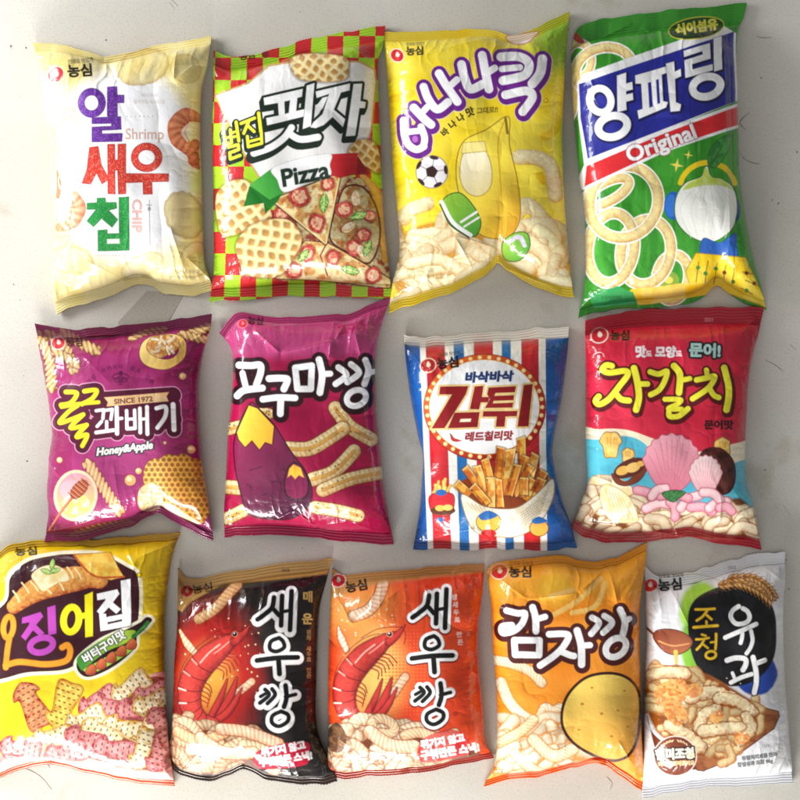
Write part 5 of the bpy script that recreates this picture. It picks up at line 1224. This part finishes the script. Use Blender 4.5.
B(kind='pizza_snack_bag', label='red and green checked snack bag with pictured pizza slices and waffle crackers', frame=(200, 20, 2.76),
  top=[(40, 88), (100, 105), (200, 85), (300, 55), (400, 38), (512, 20)], right=[(512, 20), (505, 80), (492, 130), (496, 250), (502, 400), (508, 550), (522, 680), (530, 768)],
  bottom=[(28, 780), (100, 772), (200, 768), (300, 764), (420, 766), (530, 768)], left=[(40, 88), (40, 200), (38, 300), (40, 420), (42, 550), (42, 680), (28, 780)],
  base='#c8242a', art=art_pizza, seal=(.055, .05), seed=2, thick=.05,
  creases=[(100, 735, 260, 712, 5, 4), (260, 712, 330, 725, 5, 3), (330, 725, 520, 735, 6, 4), (60, 110, 220, 130, 5, 2), (420, 90, 490, 150, 6, 3), (150, 80, 300, 95, 5, 3), (70, 180, 130, 420, 12, 1.5), (500, 640, 470, 740, 6, 3)])
B(kind='banana_snack_bag', label='yellow snack bag with purple edged white title, pictured banana and football', frame=(375, 5, 2.58),
  top=[(20, 72), (120, 68), (220, 64), (300, 68), (345, 82), (400, 70), (460, 40), (500, 22)], right=[(500, 22), (492, 100), (485, 200), (480, 330), (482, 450), (490, 580), (500, 680), (512, 755)],
  bottom=[(35, 795), (120, 770), (200, 745), (260, 715), (300, 685), (318, 668), (345, 690), (400, 722), (460, 744), (512, 755)], left=[(20, 72), (28, 150), (38, 300), (45, 420), (58, 550), (62, 640), (45, 720), (35, 795)],
  base='#f4d31c', art=art_banana, seal=(.035, .035), seed=3, thick=.05,
  creases=[(200, 610, 250, 690, 4, 3), (250, 690, 320, 640, 4, 3), (200, 610, 320, 640, 5, 2), (70, 120, 320, 90, 7, 3), (60, 170, 320, 92, 5, 2), (310, 670, 480, 740, 7, 5), (60, 760, 300, 670, 8, 5), (460, 100, 470, 300, 8, 2), (318, 560, 318, 680, 10, 4), (40, 690, 110, 620, 5, 2)])
B(kind='onion_ring_bag', label='green snack bag with blue panel, red Original band and pictured onion rings', frame=(560, 0, 2.5),
  top=[(35, 88), (60, 62), (150, 46), (280, 30), (400, 18), (465, 10)], right=[(465, 10), (455, 50), (438, 90), (433, 200), (436, 300), (440, 450), (452, 550), (475, 650), (515, 775)],
  bottom=[(45, 795), (100, 780), (200, 772), (300, 765), (350, 748), (388, 716), (425, 740), (470, 765), (515, 775)], left=[(35, 88), (25, 150), (26, 250), (33, 350), (43, 450), (55, 520), (58, 600), (58, 700), (45, 795)],
  base='#2f8a22', art=art_onion, seal=(.07, .03), seed=4, thick=.058, side=3.2,
  creases=[(385, 90, 395, 700, 5, 2.2), (405, 90, 412, 700, 4, -2), (60, 120, 180, 60, 5, 2), (90, 130, 190, 90, 5, 2), (330, 720, 390, 690, 7, 4), (390, 690, 500, 760, 7, 4), (70, 770, 300, 740, 6, 4), (70, 730, 130, 690, 5, 3), (200, 70, 260, 110, 6, 2)])
B(kind='honey_twist_bag', label='magenta snack bag with yellow and white title, honeycomb and a SINCE 1972 ribbon', frame=(30, 305, 3.265),
  top=[(20, 62), (80, 74), (150, 86), (200, 80), (300, 70), (420, 60), (500, 45), (597, 30)], right=[(597, 30), (590, 90), (572, 160), (560, 250), (560, 350), (565, 450), (575, 550), (590, 650), (602, 770)],
  bottom=[(50, 773), (140, 768), (232, 748), (326, 722), (390, 690), (430, 680), (465, 702), (530, 735), (602, 770)], left=[(20, 62), (40, 150), (60, 240), (75, 330), (85, 420), (75, 500), (68, 600), (70, 680), (50, 773)],
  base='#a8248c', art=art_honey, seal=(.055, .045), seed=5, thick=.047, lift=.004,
  creases=[(70, 740, 240, 690, 6, 4), (240, 690, 400, 675, 6, 4), (400, 675, 430, 650, 6, 4), (430, 650, 590, 750, 6, 5), (60, 480, 130, 560, 6, 2), (80, 110, 330, 95, 6, 3), (180, 150, 300, 260, 12, 1.5), (540, 120, 530, 400, 8, 2), (520, 130, 590, 90, 6, 3), (300, 500, 330, 690, 9, 1.5)])
B(kind='sweet_potato_bag', label='crimson and pink snack bag with white title and pictured purple sweet potatoes', frame=(215, 295, 3.2),
  top=[(15, 122), (45, 84), (75, 60), (150, 68), (300, 70), (420, 60), (500, 30), (560, 10)], right=[(560, 10), (545, 60), (525, 130), (515, 200), (515, 300), (518, 400), (530, 500), (540, 600), (555, 700), (572, 797)],
  bottom=[(32, 775), (150, 768), (260, 772), (400, 786), (500, 792), (572, 797)], left=[(15, 122), (52, 165), (62, 220), (58, 330), (45, 450), (38, 600), (32, 690), (32, 775)],
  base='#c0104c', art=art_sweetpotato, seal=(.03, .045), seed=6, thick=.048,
  creases=[(130, 110, 220, 190, 6, 4), (220, 190, 390, 150, 6, 4), (130, 110, 420, 90, 6, 4), (390, 150, 420, 90, 5, 3), (380, 150, 370, 210, 4, 3), (450, 120, 470, 200, 5, 3), (410, 110, 520, 60, 6, 3), (70, 100, 90, 200, 5, 4), (40, 740, 200, 715, 5, 3), (200, 715, 260, 680, 5, 4), (260, 680, 330, 735, 5, 4), (330, 735, 430, 715, 5, 3), (440, 720, 560, 770, 6, 3)])
B(kind='fries_bag', label='blue, red and white striped snack bag with round red title sign and pictured fries', frame=(395, 315, 3.333),
  top=[(30, 66), (60, 74), (120, 74), (200, 66), (330, 56), (450, 48), (578, 40)], right=[(578, 40), (572, 120), (553, 270), (524, 420), (526, 500), (552, 610), (583, 700), (605, 775)],
  bottom=[(60, 780), (130, 775), (240, 782), (330, 776), (450, 782), (605, 775)], left=[(30, 66), (35, 150), (50, 270), (75, 400), (92, 470), (88, 550), (80, 650), (60, 780)],
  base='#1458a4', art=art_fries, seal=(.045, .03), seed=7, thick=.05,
  creases=[(70, 760, 200, 715, 6, 4), (200, 715, 260, 700, 6, 4), (260, 700, 330, 760, 6, 4), (350, 760, 480, 740, 6, 3), (480, 740, 590, 755, 6, 3), (40, 110, 100, 190, 6, 3), (100, 190, 260, 110, 5, 2.5), (440, 100, 560, 130, 6, 3), (90, 480, 130, 560, 6, 3), (500, 470, 440, 520, 7, 2.5), (560, 120, 510, 420, 7, 3)])
B(kind='octopus_snack_bag', label='red snack bag with yellow title, blue bay and pictured pink shapes and crackers', frame=(565, 305, 3.2),
  top=[(62, 52), (115, 32), (200, 20), (350, 12), (500, 10), (632, 10)], right=[(632, 10), (612, 90), (582, 200), (570, 330), (565, 450), (570, 560), (595, 650), (625, 782)],
  bottom=[(20, 712), (60, 742), (120, 758), (200, 762), (330, 748), (400, 742), (500, 762), (625, 782)], left=[(62, 52), (60, 150), (60, 300), (60, 450), (65, 560), (45, 630), (20, 712)],
  base='#cc1c38', art=art_octopus, seal=(.07, .045), seed=8, thick=.05,
  creases=[(40, 690, 180, 700, 6, 4), (180, 700, 350, 735, 6, 4), (350, 735, 600, 750, 6, 4), (575, 120, 560, 540, 8, 2.5), (560, 600, 610, 740, 6, 3), (70, 540, 130, 560, 5, 3), (540, 100, 610, 40, 6, 3), (340, 690, 360, 740, 6, 3)])
B(kind='squid_snack_bag', label='yellow snack bag with brown pastry picture and magenta, yellow and white title', frame=(0, 525, 3.077),
  top=[(-30, 105), (10, 72), (60, 52), (150, 46), (300, 40), (450, 30), (560, 20)], right=[(560, 20), (545, 60), (530, 130), (518, 250), (516, 400), (520, 550), (526, 650), (540, 800)],
  bottom=[(-25, 785), (70, 748), (160, 738), (230, 752), (330, 772), (430, 790), (540, 800)], left=[(-30, 105), (-14, 250), (-6, 450), (-4, 600), (-12, 700), (-25, 785)],
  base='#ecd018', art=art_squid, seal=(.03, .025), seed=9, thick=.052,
  creases=[(0, 720, 160, 715, 6, 4), (160, 715, 530, 775, 6, 4), (60, 690, 60, 730, 6, 3), (20, 110, 90, 90, 5, 3), (400, 60, 440, 120, 6, 3), (440, 90, 540, 50, 6, 3), (500, 130, 505, 600, 8, 2)])
B(kind='spicy_shrimp_bag', label='black snack bag with golden sealed top and red prawn beside white edged black title', frame=(165, 550, 3.404),
  top=[(45, 60), (70, 92), (110, 96), (200, 80), (350, 55), (480, 38), (572, 25)], right=[(572, 25), (552, 100), (530, 200), (522, 400), (520, 550), (535, 640), (588, 785)],
  bottom=[(3, 692), (30, 745), (80, 776), (150, 786), (210, 768), (268, 742), (330, 768), (420, 790), (500, 795), (588, 785)], left=[(45, 60), (50, 200), (40, 350), (35, 500), (25, 620), (3, 692)],
  base='#1a1515', art=art_shrimp_black, seal=(.055, .035), seed=10, thick=.048, rough=.22,
  creases=[(20, 700, 150, 740, 6, 4), (150, 740, 270, 715, 6, 4), (270, 715, 560, 765, 6, 4), (60, 210, 120, 120, 6, 3), (120, 130, 400, 110, 6, 3), (510, 110, 520, 560, 7, 3), (490, 590, 540, 640, 5, 3), (430, 430, 530, 460, 6, 2)])
B(kind='shrimp_snack_bag', label='orange red snack bag with red prawn beside white edged black title', frame=(320, 550, 3.404),
  top=[(42, 62), (80, 84), (130, 82), (200, 72), (350, 58), (450, 50), (560, 45)], right=[(560, 45), (552, 130), (538, 250), (537, 350), (545, 450), (555, 550), (560, 640), (592, 705)],
  bottom=[(20, 772), (80, 774), (150, 766), (300, 755), (450, 735), (540, 720), (592, 705)], left=[(42, 62), (36, 200), (30, 350), (28, 500), (30, 600), (25, 700), (20, 772)],
  base='#d8401c', art=art_shrimp_orange, seal=(.035, .035), seed=11, thick=.048,
  creases=[(30, 730, 300, 725, 6, 4), (300, 725, 580, 690, 6, 4), (60, 150, 120, 240, 6, 3), (110, 230, 300, 100, 5, 2.5), (350, 100, 370, 150, 5, 3), (500, 380, 540, 420, 5, 3), (40, 600, 110, 640, 6, 3), (450, 70, 540, 160, 6, 3)])
B(kind='potato_snack_bag', label='orange snack bag with brown edged white title and one pictured round potato', frame=(475, 535, 3.077),
  top=[(35, 112), (60, 84), (150, 70), (250, 62), (330, 78), (380, 82), (450, 60), (528, 22)], right=[(528, 22), (518, 100), (503, 200), (500, 300), (503, 450), (506, 600), (515, 700), (522, 790)],
  bottom=[(25, 772), (100, 752), (200, 736), (300, 712), (370, 698), (430, 728), (522, 790)], left=[(35, 112), (45, 200), (50, 330), (60, 450), (65, 600), (58, 690), (25, 772)],
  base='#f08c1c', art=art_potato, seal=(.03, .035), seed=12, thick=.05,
  creases=[(60, 720, 300, 680, 6, 4), (300, 680, 400, 690, 6, 4), (400, 690, 510, 760, 6, 4), (50, 110, 150, 180, 6, 3), (150, 180, 300, 160, 5, 3), (300, 160, 400, 90, 6, 4), (400, 90, 420, 200, 6, 3), (420, 200, 500, 100, 6, 3), (480, 220, 490, 500, 8, 2), (420, 600, 480, 700, 7, 3)])
B(kind='pastry_bag', label='silver white snack bag with black circle, yellow and white title over pictured glazed pastry', frame=(630, 545, 3.265),
  top=[(45, 65), (75, 96), (105, 104), (200, 85), (330, 50), (420, 30), (503, 20)], right=[(503, 20), (497, 100), (488, 200), (490, 350), (500, 500), (510, 620), (529, 774)],
  bottom=[(39, 823), (110, 806), (200, 796), (300, 786), (420, 782), (529, 774)], left=[(45, 65), (44, 200), (46, 300), (42, 400), (38, 550), (36, 700), (39, 823)],
  base='#e2e2e4', art=art_pastry, seal=(.05, .05), seed=13, thick=.05, rough=.26,
  creases=[(50, 760, 200, 745, 6, 4), (200, 745, 500, 740, 6, 4), (110, 110, 160, 240, 6, 3), (60, 180, 150, 120, 5, 3), (150, 130, 330, 90, 6, 3), (470, 100, 480, 400, 7, 3), (460, 430, 500, 700, 8, 2), (420, 60, 480, 110, 5, 3)])
import os
ONLY = os.environ.get('ONLY')
for i, k in enumerate(BAGS):
    if ONLY and str(i + 1) not in ONLY.split(','): continue
    bag(**k)

# ================================================================== worktop
def simple_mat(name):
    m = bpy.data.materials.new(name); m.use_nodes = True
    return m, m.node_tree, m.node_tree.nodes['Principled BSDF']

def table():
    m, nt, b = simple_mat('speckled_stone')
    tc = nt.nodes.new('ShaderNodeTexCoord')
    def noise(scale, detail=3, rough=.5):
        n = nt.nodes.new('ShaderNodeTexNoise'); n.inputs['Scale'].default_value = scale; n.inputs['Detail'].default_value = detail; n.inputs['Roughness'].default_value = rough
        nt.links.new(tc.outputs['Object'], n.inputs['Vector']); return n
    def cr(src, stops):
        r = nt.nodes.new('ShaderNodeValToRGB'); nt.links.new(src, r.inputs[0])
        e = r.color_ramp.elements
        while len(e) < len(stops): e.new(.5)
        for el, (pos, c) in zip(e, stops): el.position = pos; el.color = (*C(c), 1)
        return r
    def mix(a, b_, f=None, mode='MIX', fac=1.0):
        n = nt.nodes.new('ShaderNodeMix'); n.data_type = 'RGBA'; n.blend_type = mode
        nt.links.new(a, n.inputs[6]); nt.links.new(b_, n.inputs[7])
        if f is None: n.inputs[0].default_value = fac
        else: nt.links.new(f, n.inputs[0])
        return n.outputs[2]
    base = cr(noise(3.2, 4).outputs['Fac'], [(.3, '#c8c3b8'), (.5, '#d3cfc5'), (.72, '#dbd8d0')])
    fine = cr(noise(420, 2).outputs['Fac'], [(.30, '#dedad4'), (.46, '#ffffff'), (1, '#ffffff')])
    c = mix(base.outputs[0], fine.outputs[0], mode='MULTIPLY', fac=.6)
    vo = nt.nodes.new('ShaderNodeTexVoronoi'); vo.inputs['Scale'].default_value = 34; nt.links.new(tc.outputs['Object'], vo.inputs['Vector'])
    sp = cr(vo.outputs['Distance'], [(.03, '#7c766e'), (.055, '#ffffff'), (1, '#ffffff')])
    gate = cr(noise(9, 1).outputs['Fac'], [(.56, '#000000'), (.60, '#ffffff')])
    s1 = mix(c, sp.outputs[0], mode='MULTIPLY'); c = mix(c, s1, gate.outputs[0])
    st = cr(noise(5.5, 6, .62).outputs['Fac'], [(.60, '#ffffff'), (.66, '#e9e4d8'), (.72, '#ddd5c4')])
    c = mix(c, st.outputs[0], mode='MULTIPLY', fac=.7)
    nt.links.new(c, b.inputs['Base Color'])
    r = nt.nodes.new('ShaderNodeMapRange'); r.inputs[3].default_value = .32; r.inputs[4].default_value = .5
    nt.links.new(noise(14, 5).outputs['Fac'], r.inputs[0]); nt.links.new(r.outputs[0], b.inputs['Roughness'])
    bp = nt.nodes.new('ShaderNodeBump'); bp.inputs['Strength'].default_value = .14; bp.inputs['Distance'].default_value = .001
    nt.links.new(noise(160, 3).outputs['Fac'], bp.inputs['Height']); nt.links.new(bp.outputs[0], b.inputs['Normal'])
    me = bpy.data.meshes.new('worktop')
    w, h, z = .95, .85, -.03
    v = [(x, y, zz) for zz in (z, 0.0) for x, y in ((-w, -h), (w, -h), (w, h), (-w, h))]
    me.from_pydata(v, [], [(3, 2, 1, 0), (4, 5, 6, 7), (0, 1, 5, 4), (1, 2, 6, 5), (2, 3, 7, 6), (3, 0, 4, 7)])
    me.materials.append(m)
    o = bpy.data.objects.new('worktop', me); COL.objects.link(o); o['kind'] = 'structure'
    # hairline scratches and specks in the stone
    m2, nt2, b2 = simple_mat('dark_scratch'); b2.inputs['Base Color'].default_value = (.16, .15, .13, 1); b2.inputs['Roughness'].default_value = .7
    vs, fs = [], []
    rg = random.Random(12)
    def ribbon(pts, w):
        p = spline(pts, 5); n0 = len(vs)
        for i, (x, y) in enumerate(p):
            d = p[min(i + 1, len(p) - 1)] - p[max(i - 1, 0)]; L = math.hypot(*d) or 1
            ww = w * (.3 + .7 * math.sin(math.pi * i / (len(p) - 1))) * rg.uniform(.6, 1.2)
            for s in (-1, 1):
                X, Y = world_xy(x - d[1] / L * ww * s, y + d[0] / L * ww * s); vs.append((X, Y, .00025))
        for i in range(len(p) - 1): fs.append((n0 + 2 * i, n0 + 2 * i + 1, n0 + 2 * i + 3, n0 + 2 * i + 2))
    for pts in ([(742, 157), (750, 162), (760, 164)], [(756, 36), (763, 38), (772, 37)], [(738, 150), (744, 158)], [(765, 360), (775, 365), (784, 372)], [(790, 345), (796, 350)], [(10, 46), (12, 50)], [(169, 2), (175, 9)], [(172, 0), (178, 6)],
                [(740, 560), (745, 566), (752, 570)], [(783, 505), (790, 515)], [(10, 775), (22, 768), (40, 776), (52, 790)], [(30, 757), (44, 760), (50, 768)], [(606, 776), (612, 783), (610, 790)], [(750, 112), (740, 122), (746, 130)]):
        ribbon(pts, rg.uniform(.25, .5))
    for x, y, r in [(761, 78, .9), (26, 48, 1.0), (106, 40, .8), (11, 46, 1.1), (797, 152, .8), (765, 470, .8), (772, 200, .7), (560, 20, .6), (300, 12, .5), (770, 712, .6), (20, 300, .5), (786, 560, .7), (395, 560, .5), (140, 778, .6), (300, 790, .5)]:
        n0 = len(vs)
        for i in range(7):
            a = i / 7 * 2 * math.pi; q = r * rg.uniform(.6, 1.2); X, Y = world_xy(x + q * math.cos(a), y + q * math.sin(a)); vs.append((X, Y, .0003))
        fs.append(tuple(range(n0, n0 + 7))[::-1])
    me = bpy.data.meshes.new('scratches'); me.from_pydata(vs, [], fs); me.materials.append(m2)
    s = bpy.data.objects.new('scratches', me); COL.objects.link(s); s.parent = o

def sticker():
    m, nt, b = simple_mat('faded_label')
    tc = nt.nodes.new('ShaderNodeTexCoord')
    mp = nt.nodes.new('ShaderNodeMapping'); mp.inputs['Rotation'].default_value[2] = math.radians(-38); nt.links.new(tc.outputs['Object'], mp.inputs[0])
    mp.inputs['Scale'].default_value = (60, 260, 1)
    n = nt.nodes.new('ShaderNodeTexNoise'); n.inputs['Scale'].default_value = 5; n.inputs['Detail'].default_value = 2; nt.links.new(mp.outputs[0], n.inputs['Vector'])
    r = nt.nodes.new('ShaderNodeValToRGB'); nt.links.new(n.outputs['Fac'], r.inputs[0])
    r.color_ramp.elements[0].position = .44; r.color_ramp.elements[0].color = (*C('#aca69a'), 1); r.color_ramp.elements[1].position = .56; r.color_ramp.elements[1].color = (*C('#beb8ac'), 1)
    nt.links.new(r.outputs[0], b.inputs['Base Color']); b.inputs['Roughness'].default_value = .45
    pts = [(147, 291), (184, 294), (168, 322), (120, 330), (118, 322)]
    c = [world_xy(*q) for q in pts]; cx = sum(a for a, _ in c) / len(c); cy = sum(b_ for _, b_ in c) / len(c)
    vs = [(x - cx, y - cy, z) for z in (.0001, .0005) for x, y in c]; k = len(c)
    me = bpy.data.meshes.new('paper_label')
    me.from_pydata(vs, [], [tuple(range(k)), tuple(range(2 * k - 1, k - 1, -1))] + [(i, i + k, (i + 1) % k + k, (i + 1) % k) for i in range(k)])
    me.materials.append(m)
    o = bpy.data.objects.new('paper_label', me); COL.objects.link(o); o.location = (cx, cy, 0)
    o['label'] = 'grey faded printed label stuck on the worktop below the pale yellow bag'; o['category'] = 'label'
table(); sticker()

# ================================================================== light: a broad window to the lower left, a dim room around
w = bpy.data.worlds.new('World'); scene.world = w; w.use_nodes = True
nt = w.node_tree; bg = nt.nodes['Background']
tc = nt.nodes.new('ShaderNodeTexCoord'); sx = nt.nodes.new('ShaderNodeSeparateXYZ'); nt.links.new(tc.outputs['Generated'], sx.inputs[0])
# the room seen from the worktop: bright towards the windows (lower left), dim behind and to the right
dp = nt.nodes.new('ShaderNodeVectorMath'); dp.operation = 'DOT_PRODUCT'
nt.links.new(tc.outputs['Generated'], dp.inputs[0]); dp.inputs[1].default_value = (-.60, -.70, .38)
rm = nt.nodes.new('ShaderNodeValToRGB'); nt.links.new(dp.outputs['Value'], rm.inputs[0])
e = rm.color_ramp.elements
e[0].position = .0; e[0].color = (.30, .29, .28, 1); e[1].position = .95; e[1].color = (1.0, 1.0, 1.0, 1)
q = e.new(.30); q.color = (.42, .42, .42, 1); q = e.new(.42); q.color = (.62, .63, .65, 1)
nt.links.new(rm.outputs[0], bg.inputs['Color']); bg.inputs['Strength'].default_value = .76

def area(name, loc, target, sx_, sy_, power, colr):
    l = bpy.data.lights.new(name, 'AREA'); l.shape = 'RECTANGLE'; l.size = sx_; l.size_y = sy_; l.energy = power; l.color = colr
    o = bpy.data.objects.new(name, l); COL.objects.link(o); o.location = loc
    from mathutils import Vector
    o.rotation_euler = (Vector(target) - Vector(loc)).to_track_quat('-Z', 'Y').to_euler()
    return o
area('window_light', (-.6, -1.75, .55), (.0, -.1, 0), 1.6, .45, 62, (1.0, .985, .95))
area('side_window_light', (-1.5, .75, .5), (-.1, .1, 0), 1.1, .4, 31, (.99, .99, 1.0))

cam = bpy.data.cameras.new('camera'); co = bpy.data.objects.new('camera', cam); COL.objects.link(co)
co.location = (0, 0, CAM_H); co.rotation_euler = (0, 0, 0)
cam.sensor_width = 36; cam.lens = 36 * CAM_H / (800 * S); cam.clip_end = 20
scene.camera = co
scene.view_settings.view_transform = 'Standard'; scene.view_settings.look = 'None'; scene.view_settings.gamma = 1.0; scene.view_settings.exposure = 0.0
scene.cycles.max_bounces = 6; scene.cycles.diffuse_bounces = 3; scene.cycles.glossy_bounces = 3
